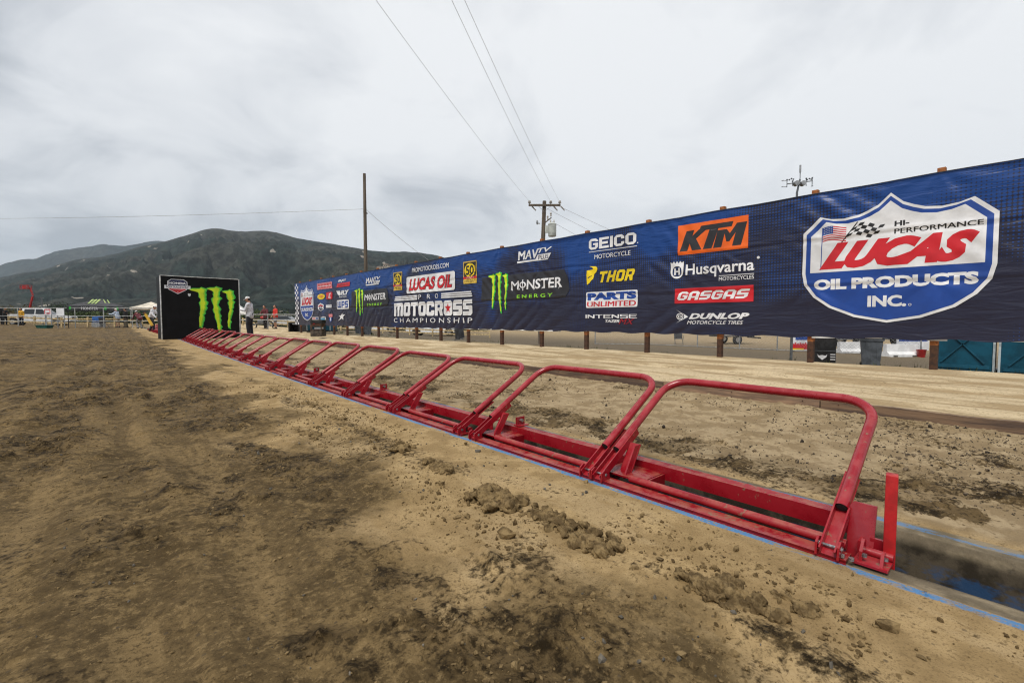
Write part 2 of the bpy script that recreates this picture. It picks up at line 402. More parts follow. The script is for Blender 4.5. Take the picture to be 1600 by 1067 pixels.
def ground_material():
    m=bpy.data.materials.new('dirt'); m.use_nodes=True; t=m.node_tree; b=t.nodes['Principled BSDF']
    co=N(t,'ShaderNodeTexCoord'); P=co.outputs['Object']
    def noise(sc,det=6,ro=.6,st=None,dist=0):
        v=P
        if st:
            mp=N(t,'ShaderNodeMapping'); mp.inputs['Scale'].default_value=st; lk(t,P,mp.inputs[0]); v=mp.outputs[0]
        n=N(t,'ShaderNodeTexNoise',i_Scale=sc,i_Detail=float(det),i_Roughness=ro,i_Distortion=dist); lk(t,v,n.inputs['Vector'])
        g=N(t,'ShaderNodeMath',operation='MULTIPLY_ADD',i_1=2.3,i_2=-.65,use_clamp=True); lk(t,n.outputs[0],g.inputs[0]); return g.outputs[0]
    def rng(x,a,b_,c=0.,d=1.,smooth=True):
        r=N(t,'ShaderNodeMapRange',interpolation_type='SMOOTHSTEP' if smooth else 'LINEAR'); lk(t,x,r.inputs[0])
        for k,v in zip((1,2,3,4),(a,b_,c,d)): r.inputs[k].default_value=v
        return r.outputs[0]
    def mth(op,a,b_):
        n=N(t,'ShaderNodeMath',operation=op)
        for k,v in ((0,a),(1,b_)):
            if isinstance(v,(int,float)): n.inputs[k].default_value=v
            else: lk(t,v,n.inputs[k])
        return n.outputs[0]
    def mixc(f,a,b_):
        n=N(t,'ShaderNodeMix',data_type='RGBA')
        if isinstance(f,(int,float)): n.inputs[0].default_value=f
        else: lk(t,f,n.inputs[0])
        for k,v in ((6,a),(7,b_)):
            if isinstance(v,tuple): n.inputs[k].default_value=(*v,1)
            else: lk(t,v,n.inputs[k])
        return n.outputs[2]
    def attr(nm): 
        a=N(t,'ShaderNodeAttribute'); a.attribute_name=nm; return a.outputs['Fac']
    big=noise(.8,5,.55); mid=noise(5,7,.62); fine=noise(42,6,.7); grit=noise(170,3,.6)
    stre=noise(2.2,6,.65,(1.6,.45,1))
    sp=N(t,'ShaderNodeSeparateXYZ'); lk(t,P,sp.inputs[0])
    yc=mth('MINIMUM',mth('MAXIMUM',sp.outputs[1],0.),20.)
    xg=mth('SUBTRACT',sp.outputs[0],mth('MULTIPLY',mth('MULTIPLY',yc,yc),.0006))
    n14=noise(13,8,.70); n5=noise(3.4,7,.62); n1=noise(1.1,6,.6)
    # packed tan sand
    tan=mixc(rng(mid,.30,.70),(.29,.20,.094),(.42,.298,.148))
    tan=mixc(mth('MULTIPLY',rng(stre,.50,.68),.6),tan,(.43,.315,.170))
    tan=mixc(mth('MULTIPLY',rng(big,.50,.72),.35),tan,(.26,.178,.085))
    tan=mixc(mth('MULTIPLY',rng(grit,.60,.80),.6),tan,(.16,.108,.052))
    tan=mixc(mth('MULTIPLY',rng(fine,.60,.80),.55),tan,(.19,.128,.060))
    # ridden-over soil of the track: browner and blotchy
    lanem=rng(mth('ADD',xg,mth('MULTIPLY',mth('SUBTRACT',n1,.5),1.3)),-.55,-1.0)
    trk=mixc(rng(n5,.34,.66),(.062,.041,.017),(.150,.101,.044))
    trk=mixc(mth('MULTIPLY',rng(n14,.50,.66),.6),trk,(.205,.140,.063))
    trk=mixc(mth('MULTIPLY',rng(n14,.47,.36),.75),trk,(.055,.036,.015))
    trk=mixc(mth('MULTIPLY',rng(n1,.52,.66),.45),trk,(.215,.147,.068))
    lng=noise(1.5,6,.62,(3.4,.30,1))
    trk=mixc(mth('MULTIPLY',rng(lng,.52,.68),.55),trk,(.062,.041,.018))
    trk=mixc(mth('MULTIPLY',rng(lng,.46,.32),.45),trk,(.215,.147,.068))
    n40=noise(44,7,.78); n90=noise(110,5,.75)
    trk=mixc(mth('MULTIPLY',rng(n40,.56,.74),.8),trk,(.040,.026,.011))
    trk=mixc(mth('MULTIPLY',rng(n40,.40,.24),.55),trk,(.28,.195,.092))
    trk=mixc(mth('MULTIPLY',rng(n90,.60,.80),.7),trk,(.035,.024,.011))
    tan=mixc(mth('MULTIPLY',lanem,.92),tan,trk)
    # damp churned earth
    mudc=mixc(rng(n14,.39,.60),(.034,.022,.009),(.125,.083,.036))
    mudc=mixc(mth('MULTIPLY',rng(n5,.47,.66),.75),mudc,(.225,.152,.070))
    mudc=mixc(mth('MULTIPLY',rng(fine,.55,.68),.65),mudc,(.030,.020,.009))
    mudc=mixc(mth('MULTIPLY',rng(n40,.44,.26),.6),mudc,(.21,.145,.068))
    f=mth('ADD',attr('mud'),mth('MULTIPLY',mth('SUBTRACT',mid,.5),.8))
    f=mth('ADD',f,mth('MULTIPLY',mth('SUBTRACT',fine,.5),.9))
    f=mth('ADD',f,mth('MULTIPLY',mth('SUBTRACT',stre,.5),.45))
    mf=rng(f,.18,.72)
    c=mixc(mf,tan,mudc)
    # starting pad is greyer, the lane behind paler
    padm=mth('MULTIPLY',rng(xg,.50,.62),mth('SUBTRACT',1.,attr('back')))
    padtan=mixc(rng(mid,.35,.65),(.245,.182,.106),(.37,.288,.180))
    padm=mth('MULTIPLY',padm,mth('SUBTRACT',1.,mf))
    c=mixc(mth('MULTIPLY',padm,.85),c,padtan)
    line=noise(1.6,7,.68,(2.2,.42,1))
    backc=mixc(rng(line,.36,.64),(.36,.268,.152),(.57,.46,.295))
    backc=mixc(mth('MULTIPLY',rng(fine,.56,.72),.5),backc,(.24,.18,.11))
    c=mixc(mth('MULTIPLY',attr('back'),mth('SUBTRACT',1.,mth('MULTIPLY',mf,.8))),c,backc)
    gr=mixc(rng(fine,.35,.65),(.075,.058,.038),(.175,.140,.096))
    c=mixc(attr('gravel'),c,gr)
    # scattered dark grit
    vg=N(t,'ShaderNodeTexVoronoi',i_Scale=34.0); lk(t,P,vg.inputs['Vector'])
    sc=N(t,'ShaderNodeSeparateColor'); lk(t,vg.outputs['Color'],sc.inputs[0])
    spk=mth('MULTIPLY',mth('LESS_THAN',vg.outputs['Distance'],.17),mth('GREATER_THAN',sc.outputs[0],.84))
    c=mixc(mth('MULTIPLY',spk,.5),c,(.055,.045,.035))
    # poured concrete edges of the slot
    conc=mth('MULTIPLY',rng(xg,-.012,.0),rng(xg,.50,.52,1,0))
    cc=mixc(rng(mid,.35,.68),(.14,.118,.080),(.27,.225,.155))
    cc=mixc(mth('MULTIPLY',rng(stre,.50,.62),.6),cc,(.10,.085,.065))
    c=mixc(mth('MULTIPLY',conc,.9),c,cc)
    slot_shade=rng(sp.outputs[2],-.012,-.05)  # shade painted in: slot walls and floor go near black with depth
    c=mixc(mth('MULTIPLY',slot_shade,mth('MULTIPLY',conc,.9)),c,mixc(rng(mid,.4,.62),(.010,.008,.006),(.042,.034,.024)))
    # chalk-blue sprayed lines
    def stripe(x0,w):
        d=mth('ABSOLUTE',mth('SUBTRACT',mth('ADD',xg,mth('MULTIPLY',mth('SUBTRACT',noise(3.0,4,.6,(1,1,1)),.5),.016)),x0),0)
        return rng(d,w*.75,w*1.25,1,0)
    brk=rng(noise(9,5,.7,(1.,.35,1)),.22,.42)
    wear=rng(noise(80,4,.7),.24,.42)
    bl=mth('MULTIPLY',mth('MULTIPLY',stripe(-.029,.0165),brk),mth('MULTIPLY',wear,.85))
    bl2=mth('MULTIPLY',mth('MULTIPLY',stripe(.475,.02),rng(noise(6,5,.7,(1,.3,1)),.48,.66)),mth('MULTIPLY',wear,.6))
    wl=mth('MULTIPLY',mth('MULTIPLY',rng(sp.outputs[2],-.075,-.10),rng(xg,.394,.399)),mth('MULTIPLY',rng(xg,.43,.42),rng(noise(7,5,.7,(1,.5,1)),.36,.56)))
    c=mixc(mth('MULTIPLY',wl,.55),c,(.010,.060,.16))
    c=mixc(mth('MAXIMUM',bl,bl2),c,(.060,.235,.50))
    lk(t,c,b.inputs['Base Color'])
    lk(t,rng(mf,0,1,.86,.66),b.inputs['Roughness'])
    b.inputs['Specular IOR Level'].default_value=.10
    h=mth('ADD',mth('MULTIPLY',n40,.75),mth('MULTIPLY',n90,.35)); h=mth('ADD',h,mth('MULTIPLY',mid,.8)); h=mth('ADD',h,mth('MULTIPLY',spk,.18))
    st=mth('ADD',.55,mth('MULTIPLY',mf,.45))
    bp=N(t,'ShaderNodeBump',i_Distance=.013); lk(t,st,bp.inputs['Strength']); lk(t,h,bp.inputs['Height']); lk(t,bp.outputs[0],b.inputs['Normal'])
    return m
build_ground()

# ------------------------------------------------------------------ hills
def hill_material(name,c1,c2,c3,scale):
    m=bpy.data.materials.new(name); m.use_nodes=True; t=m.node_tree; b=t.nodes['Principled BSDF']
    b.inputs['Roughness'].default_value=.95; b.inputs['Specular IOR Level'].default_value=.1
    co=N(t,'ShaderNodeTexCoord'); P=co.outputs['Object']
    n1=N(t,'ShaderNodeTexNoise',i_Scale=.0042*scale,i_Detail=8.0,i_Roughness=.62); lk(t,P,n1.inputs['Vector'])
    n2=N(t,'ShaderNodeTexNoise',i_Scale=.055*scale,i_Detail=5.0,i_Roughness=.7); lk(t,P,n2.inputs['Vector'])
    r1=N(t,'ShaderNodeValToRGB'); lk(t,n1.outputs[0],r1.inputs[0])
    r1.color_ramp.elements[0].position=.46; r1.color_ramp.elements[0].color=(*c1,1)
    r1.color_ramp.elements[1].position=.56; r1.color_ramp.elements[1].color=(*c2,1)
    r2=N(t,'ShaderNodeMapRange'); lk(t,n2.outputs[0],r2.inputs[0])
    for k,v in ((1,.43),(2,.58),(3,.42),(4,1.30)): r2.inputs[k].default_value=v
    mx=N(t,'ShaderNodeMix',data_type='RGBA',blend_type='MULTIPLY',i_0=1.0); lk(t,r1.outputs[0],mx.inputs[6]); lk(t,r2.outputs[0],mx.inputs[7])
    v=N(t,'ShaderNodeTexVoronoi',i_Scale=.030*scale); lk(t,P,v.inputs['Vector'])
    s=N(t,'ShaderNodeSeparateColor'); lk(t,v.outputs['Color'],s.inputs[0])
    lt=N(t,'ShaderNodeMath',operation='LESS_THAN',i_1=.20); lk(t,v.outputs['Distance'],lt.inputs[0])
    gt=N(t,'ShaderNodeMath',operation='GREATER_THAN',i_1=.86); lk(t,s.outputs[0],gt.inputs[0])
    mu=N(t,'ShaderNodeMath',operation='MULTIPLY'); lk(t,lt.outputs[0],mu.inputs[0]); lk(t,gt.outputs[0],mu.inputs[1])
    m3=N(t,'ShaderNodeMath',operation='MULTIPLY',i_1=.7); lk(t,mu.outputs[0],m3.inputs[0])
    mx2=N(t,'ShaderNodeMix',data_type='RGBA'); lk(t,m3.outputs[0],mx2.inputs[0]); lk(t,mx.outputs[2],mx2.inputs[6]); mx2.inputs[7].default_value=(*c3,1)
    lk(t,mx2.outputs[2],b.inputs['Base Color'])
    bp=N(t,'ShaderNodeBump',i_Strength=.9,i_Distance=7.0/scale); lk(t,n2.outputs[0],bp.inputs['Height']); lk(t,bp.outputs[0],b.inputs['Normal'])
    return m
def hills(name,ridge,D0,Dr,D1,material,seed,base=0.0,rough=.10):
    """ridge: (photo column, photo row) of the skyline at depth Dr; slopes down to D0 in front and D1 behind"""
    U=np.linspace(ridge[0][0],ridge[-1][0],760)
    V=np.interp(U,[p[0] for p in ridge],[p[1] for p in ridge])
    k=np.ones(5)/5; V=np.convolve(np.pad(V,2,'edge'),k,'valid')
    V=V+1.6*(fbm(U*.05,U*0+.5,seed,4)-.5)*2
    Hr=CAM_H+(499.7-V)/CAM_F*Dr
    Dn=np.concatenate([np.linspace(D0,Dr,110),np.linspace(Dr,D1,20)[1:]])
    UU,DD=np.meshgrid(U,Dn)
    X=(UU-800)/CAM_F*DD; x=CX+X*ca+DD*sa; y=CY-X*sa+DD*ca
    tt=np.where(DD<=Dr,(DD-D0)/(Dr-D0),1-(DD-Dr)/(D1-Dr))
    sx=x/Dr*9; sy=y/Dr*9
    gul=1-np.abs(2*fbm(sx+1.2*fbm(sx,sy,seed+9,3),sy*1.0,seed+5,6,.52)-1)
    prof=tt**1.25
    w=np.sin(np.pi*np.clip(tt,0,1))**.8
    h=base+(Hr[None,:]-base)*np.clip(prof+rough*w*(gul-.80)*3.6,0,None)
    lim=Hr[None,:]*(DD/Dr)*.985
    h=np.where(DD<Dr*.985,np.minimum(h,lim),h)
    n,m=h.shape; co=np.stack([x,y,h-2.5*(1-np.clip(tt*12,0,1))],-1).reshape(-1,3); i=np.arange(n*m).reshape(n,m)
    q=np.stack([i[:-1,:-1],i[:-1,1:],i[1:,1:],i[1:,:-1]],-1).reshape(-1,4)
    me=bpy.data.meshes.new(name); me.from_pydata(co.tolist(),[],q.tolist()); me.materials.append(material)
    me.polygons.foreach_set('use_smooth',[True]*len(me.polygons))
    return tag(link(bpy.data.objects.new(name,me)),kind='structure')
HM=hill_material('chaparral',(.018,.028,.024),(.041,.043,.035),(.36,.32,.27),1.0)
HM2=hill_material('far_chaparral',(.020,.033,.034),(.040,.046,.040),(.2,.19,.16),.6)
hills('far_hills',[(-260,446),(0,417),(37,407),(60,405),(94,394),(130,388),(169,383),(200,386),(225,381),(250,378),(262,379),(300,384),(420,395),(600,420)],2300,3300,3900,HM2,3,0,.08)
hills('hills',[(-350,480),(-150,462),(-40,441),(0,434),(40,427),(75,421),(105,412),(131,405),(165,401),(197,395),(225,386),(262,379),(300,368),(330,360),(345,358),(362,361),(380,364),(420,361.5),(450,369),(470,374),(500,379),(540,386),(570,391),(600,394),(640,394.5),(680,399),(700,405),(740,412),(850,425),(1000,445),(1200,468),(1500,485),(1900,494)],420,1750,2300,HM,17,-2.0,.16)
hills('foothills',[(-300,486),(-200,484),(0,474),(120,470),(250,466),(380,462),(450,455),(500,445),(540,432),(580,424),(640,421),(720,426),(860,446),(1000,466),(1300,488)],260,760,1000,HM,29,-1.5,.16)

# ------------------------------------------------------------------ flat print layers (logos)
def curve_mesh(cu):
    o=bpy.data.objects.new('tmp',cu); COL.objects.link(o)
    dg=bpy.context.evaluated_depsgraph_get(); dg.update()
    me=bpy.data.meshes.new_from_object(o.evaluated_get(dg),depsgraph=dg)
    bpy.data.objects.remove(o); 
    P=[tuple(v.co[:2]) for v in me.vertices]; F=[tuple(p.vertices) for p in me.polygons]
    bpy.data.meshes.remove(me); bpy.data.curves.remove(cu)
    return P,F
def loops2d(loops):
    cu=bpy.data.curves.new('c','CURVE'); cu.dimensions='2D'; cu.fill_mode='BOTH'
    for lp in loops:
        s=cu.splines.new('POLY'); s.points.add(len(lp)-1)
        for i,(a,b) in enumerate(lp): s.points[i].co=(a,b,0,1)
        s.use_cyclic_u=True
    return curve_mesh(cu)
def text2d(s,x0,x1,z0,z1,bold=0.0,shear=0.0,space=1.0):
    cu=bpy.data.curves.new('t','FONT'); cu.body=s; cu.size=1; cu.offset=bold; cu.shear=shear; cu.space_character=space; cu.resolution_u=3
    P,F=curve_mesh(cu)
    a=np.array(P); mn=a.min(0); mx=a.max(0)
    a=(a-mn)/(mx-mn)*np.array([x1-x0,z1-z0])+np.array([x0,z0])
    return [tuple(p) for p in a],F
def _ch(p,c=.12): return p
t_=.27
def glyph(ch,t=.27,c=.14,w=.82):
    O=[(c,0),(w-c,0),(w,c),(w,1-c),(w-c,1),(c,1),(0,1-c),(0,c)]
    I=[(t,t*.9),(w-t,t*.9),(w-t,1-t*.9),(t,1-t*.9)]
    v=t*.9
    G={'O':(w,[O,I]),'D':(w,[[(0,0),(w-c,0),(w,c),(w,1-c),(w-c,1),(0,1)],I]),
    'C':(w,[[(c,0),(w-c,0),(w,c),(w,.38),(w-t,.38),(w-t,v),(t,v),(t,1-v),(w-t,1-v),(w-t,.62),(w,.62),(w,1-c),(w-c,1),(c,1),(0,1-c),(0,c)]]),
    'G':(w,[[(c,0),(w-c,0),(w,c),(w,.58),(w*.48,.58),(w*.48,.40),(w-t,.40),(w-t,v),(t,v),(t,1-v),(w-t,1-v),(w-t,.72),(w,.72),(w,1-c),(w-c,1),(c,1),(0,1-c),(0,c)]]),
    'S':(w,[[(0,0),(w-c,0),(w,c),(w,.5+v/2-.02),(w-.06,.5+v/2),(t,.5+v/2),(t,1-v),(w,1-v),(w,1),(c,1),(0,1-c),(0,.5-v/2+.02),(.06,.5-v/2),(w-t,.5-v/2),(w-t,v),(0,v)]]),
    'T':(w,[[(w/2-t/2,0),(w/2+t/2,0),(w/2+t/2,1-v),(w,1-v),(w,1),(0,1),(0,1-v),(w/2-t/2,1-v)]]),
    'M':(1.15,[[(0,0),(t,0),(t,1-v),(.575-t*.45,1-v),(.575-t*.45,0),(.575+t*.45,0),(.575+t*.45,1-v),(1.15-t,1-v),(1.15-t,0),(1.15,0),(1.15,1-c),(1.15-c,1),(0,1)]]),
    'W':(1.15,[[(0,1),(t,1),(t,v),(.575-t*.45,v),(.575-t*.45,1),(.575+t*.45,1),(.575+t*.45,v),(1.15-t,v),(1.15-t,1),(1.15,1),(1.15,c),(1.15-c,0),(c,0),(0,c)]]),
    'R':(w,[[(0,0),(t,0),(t,.34),(w*.45,.34),(w-t,0),(w,0),(w-.09,.40),(w,.50),(w,1-c),(w-c,1),(0,1)],[(t,.34+v*.8),(t,1-v),(w-t,1-v),(w-t,.34+v*.8)]]),
    'P':(w,[[(0,0),(t,0),(t,.32),(w-c,.32),(w,.32+c),(w,1-c),(w-c,1),(0,1)],[(t,.32+v*.8),(t,1-v),(w-t,1-v),(w-t,.32+v*.8)]]),
    'E':(w,[[(0,0),(w,0),(w,v),(t,v),(t,.5-v/2),(w*.9,.5-v/2),(w*.9,.5+v/2),(t,.5+v/2),(t,1-v),(w,1-v),(w,1),(0,1)]]),
    'A':(w,[[(0,0),(t,0),(t,.25),(w-t,.25),(w-t,0),(w,0),(w,1-c),(w-c,1),(c,1),(0,1-c)],[(t,.25+v*.8),(w-t,.25+v*.8),(w-t,1-v),(t,1-v)]]),
    'I':(t,[[(0,0),(t,0),(t,1),(0,1)]]),
    'N':(w,[[(0,0),(t,0),(t,.62),(w-t,0),(w,0),(w,1),(w-t,1),(w-t,.38),(t,1),(0,1)]]),
    'H':(w,[[(0,0),(t,0),(t,.5-v/2),(w-t,.5-v/2),(w-t,0),(w,0),(w,1),(w-t,1),(w-t,.5+v/2),(t,.5+v/2),(t,1),(0,1)]]),
    'F':(w,[[(0,0),(t,0),(t,.38),(w*.85,.38),(w*.85,.38+v),(t,.38+v),(t,1-v),(w,1-v),(w,1),(0,1)]])}
    return G[ch]
def block2d(s,x0,x1,z0,z1,gap=.10,shear=0.0,t=.27,c=.14):
    loops=[];x=0
    for ch in s:
        w,ls=glyph(ch,t,c)
        loops+=[[(a+x+shear*b,b) for a,b in l] for l in ls]; x+=w+gap
    W=x-gap+abs(shear)
    return loops2d([[(x0+a/W*(x1-x0),z0+b*(z1-z0)) for a,b in l] for l in loops])
def rrect(x0,x1,z0,z1,r=0.0,n=4):
    if r<=0: return [(x0,z0),(x1,z0),(x1,z1),(x0,z1)]
    o=[]
    for cx,cz,a0 in ((x1-r,z0+r,-90),(x1-r,z1-r,0),(x0+r,z1-r,90),(x0+r,z0+r,180)):
        for k in range(n+1):
            a=R(a0+90*k/n); o.append((cx+r*math.cos(a),cz+r*math.sin(a)))
    return o
def ell(cx,cz,rx,rz,n=28): return [(cx+rx*math.cos(2*math.pi*k/n),cz+rz*math.sin(2*math.pi*k/n)) for k in range(n)]
def star(cx,cz,r,n=5,inner=.42,rot=90): return [(cx+(r if k%2==0 else r*inner)*math.cos(R(rot+180/n*k)),cz+(r if k%2==0 else r*inner)*math.sin(R(rot+180/n*k))) for k in range(2*n)]

class Print:
    """flat ink layers, split on a grid so that they follow the cloth; fn(a,b,lift)->(point, normal)"""
    def __init__(s): s.L=[]
    def loops(s,loops,ink_,lvl=0): s.L.append((loops2d(loops),ink_,lvl)); return s
    def text(s,*a,ink,lvl=1,**k):
        bold=k.get('bold',0)
        if 'M' in a[0] and bold>0:
            # the letter M fills wrongly when thickened, so it is struck three times with a small shift
            d=bold*abs(a[4]-a[3])*.75; k=dict(k,bold=0)
            for i,dx in enumerate((-d,d,0)): s.L.append((text2d(a[0],a[1]+d+dx,a[2]-d+dx,a[3],a[4],**k),ink,lvl+.14*i))
        else: s.L.append((text2d(*a,**k),ink,lvl))
        return s
    def block(s,*a,ink,lvl=1,**k): s.L.append((block2d(*a,**k),ink,lvl)); return s
    def build(s,name,fn,parent,step=None,lift=.004,dl=.0016,label=None):
        V=[];F=[];MI=[];NN=[];inks=[]
        for (P,Fc),ik,lvl in s.L:
            if ik not in inks: inks.append(ik)
            bm=bmesh.new(); vs=[bm.verts.new((a,b,0)) for a,b in P]
            for f in Fc:
                try: bm.faces.new([vs[i] for i in f])
                except ValueError: pass
            bmesh.ops.triangulate(bm,faces=bm.faces[:])
            if step:
                A=np.array(P); mn=A.min(0); mx=A.max(0)
                for ax in (0,1):
                    c=math.ceil(mn[ax]/step)*step
                    while c<mx[ax]:
                        co=(c,0,0) if ax==0 else (0,c,0); no=(1,0,0) if ax==0 else (0,1,0)
                        bmesh.ops.bisect_plane(bm,geom=bm.verts[:]+bm.edges[:]+bm.faces[:],dist=1e-6,plane_co=co,plane_no=no); c+=step
            for f in bm.faces:
                if f.normal.z<0: f.normal_flip()
            bm.verts.index_update(); b0=len(V)
            for v in bm.verts:
                p,n=fn(v.co.x,v.co.y,lift+dl*lvl); V.append(p); NN.append(n)
            for f in bm.faces: F.append([v.index+b0 for v in f.verts]); MI.append(inks.index(ik))
            bm.free()
        me=bpy.data.meshes.new(name); me.from_pydata(V,[],F)
        for ik in inks: me.materials.append(K[ik])
        me.polygons.foreach_set('material_index',MI); me.polygons.foreach_set('use_smooth',[True]*len(F))
        me.normals_split_custom_set_from_vertices(NN)
        o=link(bpy.data.objects.new(name,me),parent)
        if label: o['label']=label
        return o

# ------------------------------------------------------------------ the banner on its posts
BX0,BSL=6.0,-.033
bl_=math.hypot(1,BSL)
BD=np.array([BSL/bl_,1/bl_,0]); BN=np.array([-1/bl_,BSL/bl_,0])      # along the banner, and out of it towards the track
ZT,ZB,SEAMS=2.545,.505,(1.865,1.215)
S0,S1=-4.2,23.5
POSTS=[-2.69,-1.36,-.03,1.30,2.61,3.97,5.40,6.70,8.09,9.49,10.83,12.2,13.45,14.8,16.15,17.5,18.85,20.2,21.55,22.95]
rs=np.random.RandomState(5)
TIES=[(p,z,rs.uniform(.55,1.25),rs.uniform(0,6.28),rs.uniform(5,9)) for p in POSTS for z in (ZT,SEAMS[0],SEAMS[1])]
def cloth(s,z):
    s=np.asarray(s,float); z=np.asarray(z,float)
    d=np.zeros_like(s)
    for (ts,tz,a,ph,fr) in TIES:
        dx=s-ts; dz=tz-z
        r=np.sqrt(dx*dx+dz*dz)+1e-6
        m=(r<1.5)&(dz>-.05)
        if not m.any(): continue
        th=np.arctan2(dx,np.maximum(dz,0)+.02)
        w=a*np.exp(-r/.55)*(r/.22)/(1+(r/.22)**1.4)*np.clip(dz/.08,0,1)
        d=d+np.where(m,.024*w*(.5*np.sin(fr*th+ph+1.5*r)+1.1*np.abs(np.sin(.5*(fr*th+ph+1.5*r)))-.7),0)
    # slack between the posts and hanging folds in the lowest strip
    d=d+.020*(fbm(s*.7,z*1.3,91,3)-.5)*2
    low=np.clip((1.25-z)/.6,0,1)
    sl=s*1.0+z*.9
    d=d+low*.030*(np.abs(np.sin(.5*(sl*15+3*fbm(s*.6,z*.6,93,2)*6)))-.6)*np.clip(fbm(s*.8,z*.4,97,2)*2.6-1.0,0,1)
    up=np.clip((z-1.1)/.5,0,1)
    d=d+up*.009*np.sin((s*1.0-z*1.2)*19+8*fbm(s*.5,z*.7,99,2))*np.clip(fbm(s*.9+9,z*.8,101,2)*2.8-1.2,0,1)
    for zs in SEAMS:
        q=zs+.012*np.sin(s*4.6)
        d=d-.007*np.exp(-((z-q)/.028)**2)+.006*np.exp(-((z-q-.05)/.03)**2)
    d=d*np.clip((ZT+.01-z)/.10,.15,1)
    return d
def banner_fn(a,b,lift):
    s=-a; e=.012
    d0=float(cloth(np.array([s]),np.array([b]))[0]); ds=float(cloth(np.array([s+e]),np.array([b]))[0]); dz=float(cloth(np.array([s]),np.array([b+e]))[0])
    n=BN-BD*((ds-d0)/e)-np.array([0,0,1])*((dz-d0)/e); n=n/np.linalg.norm(n)
    p=np.array([BX0,0,0])+BD*s+np.array([0,0,b])+BN*(d0+lift)
    return tuple(p),tuple(n)
class FastFn:
    """banner_fn from a table, so that the many small print vertices stay quick"""
    def __init__(s):
        s.ss=np.arange(S0-.1,S1+.1,.008); s.zz=np.arange(ZB-.1,ZT+.1,.008)
        A,B=np.meshgrid(s.ss,s.zz,indexing='ij'); s.T=cloth(A,B)
        s.gs,s.gz=np.gradient(s.T,.008)
    def look(s,T,a,b):
        i=(a-s.ss[0])/.008; j=(b-s.zz[0])/.008
        i=min(max(i,0),T.shape[0]-2.001); j=min(max(j,0),T.shape[1]-2.001)
        i0=int(i);j0=int(j);fi=i-i0;fj=j-j0
        return (T[i0,j0]*(1-fi)+T[i0+1,j0]*fi)*(1-fj)+(T[i0,j0+1]*(1-fi)+T[i0+1,j0+1]*fi)*fj
    def __call__(s,a,b,lift):
        t=-a; d=s.look(s.T,t,b); n=BN-BD*s.look(s.gs,t,b)-np.array([0,0,1])*s.look(s.gz,t,b); n=n/np.linalg.norm(n)
        return tuple(np.array([BX0,0,0])+BD*t+np.array([0,0,b])+BN*(d+lift)),tuple(n)
BF=FastFn()
def banner_material():
    m=bpy.data.materials.new('banner_vinyl'); m.use_nodes=True; t=m.node_tree; b=t.nodes['Principled BSDF']
    uv=N(t,'ShaderNodeUVMap'); uv.uv_map='UVMap'
    sp=N(t,'ShaderNodeSeparateXYZ'); lk(t,uv.outputs[0],sp.inputs[0])
    n=N(t,'ShaderNodeTexNoise',i_Scale=.62,i_Detail=2.5,i_Roughness=.55); lk(t,uv.outputs[0],n.inputs['Vector'])
    # blue fades to navy downwards through a dot screen
    g=N(t,'ShaderNodeMapRange'); lk(t,sp.outputs[1],g.inputs[0])
    for k,v in ((1,1.0),(2,2.45),(3,-.40),(4,.26)): g.inputs[k].default_value=v
    a=N(t,'ShaderNodeMath',operation='MULTIPLY_ADD',i_1=2.1); lk(t,n.outputs[0],a.inputs[0]); lk(t,g.outputs[0],a.inputs[2])
    ms=N(t,'ShaderNodeMath',operation='SUBTRACT',i_1=.70); lk(t,a.outputs[0],ms.inputs[0])
    def cell(o):
        q=N(t,'ShaderNodeMath',operation='DIVIDE',i_1=.042); lk(t,o,q.inputs[0])
        f=N(t,'ShaderNodeMath',operation='FRACT'); lk(t,q.outputs[0],f.inputs[0])
        s=N(t,'ShaderNodeMath',operation='SUBTRACT',i_1=.5); lk(t,f.outputs[0],s.inputs[0])
        p=N(t,'ShaderNodeMath',operation='POWER',i_1=2.0); lk(t,s.outputs[0],p.inputs[0]); return p.outputs[0]
    ad=N(t,'ShaderNodeMath',operation='ADD'); lk(t,cell(sp.outputs[0]),ad.inputs[0]); lk(t,cell(sp.outputs[1]),ad.inputs[1])
    sq=N(t,'ShaderNodeMath',operation='SQRT'); lk(t,ad.outputs[0],sq.inputs[0])
    df=N(t,'ShaderNodeMath',operation='SUBTRACT'); lk(t,ms.outputs[0],df.inputs[0]); lk(t,sq.outputs[0],df.inputs[1])
    mr=N(t,'ShaderNodeMapRange'); lk(t,df.outputs[0],mr.inputs[0])
    for k,v in ((1,-.06),(2,.04)): mr.inputs[k].default_value=v
    cr=N(t,'ShaderNodeMix',data_type='RGBA'); lk(t,mr.outputs[0],cr.inputs[0]); cr.inputs[6].default_value=(.016,.017,.040,1); cr.inputs[7].default_value=(.006,.049,.225,1)
    lk(t,cr.outputs[2],b.inputs['Base Color'])
    b.inputs['Roughness'].default_value=.36; b.inputs['Specular IOR Level'].default_value=.42
    mp=N(t,'ShaderNodeMapping'); mp.inputs['Rotation'].default_value=(0,0,R(35)); mp.inputs['Scale'].default_value=(1.1,6.5,1); lk(t,uv.outputs[0],mp.inputs[0])
    n2=N(t,'ShaderNodeTexNoise',i_Scale=1.6,i_Detail=5.0,i_Distortion=.9); lk(t,mp.outputs[0],n2.inputs['Vector'])
    bp=N(t,'ShaderNodeBump',i_Strength=.42,i_Distance=.040); lk(t,n2.outputs[0],bp.inputs['Height']); lk(t,bp.outputs[0],b.inputs['Normal'])
    return m
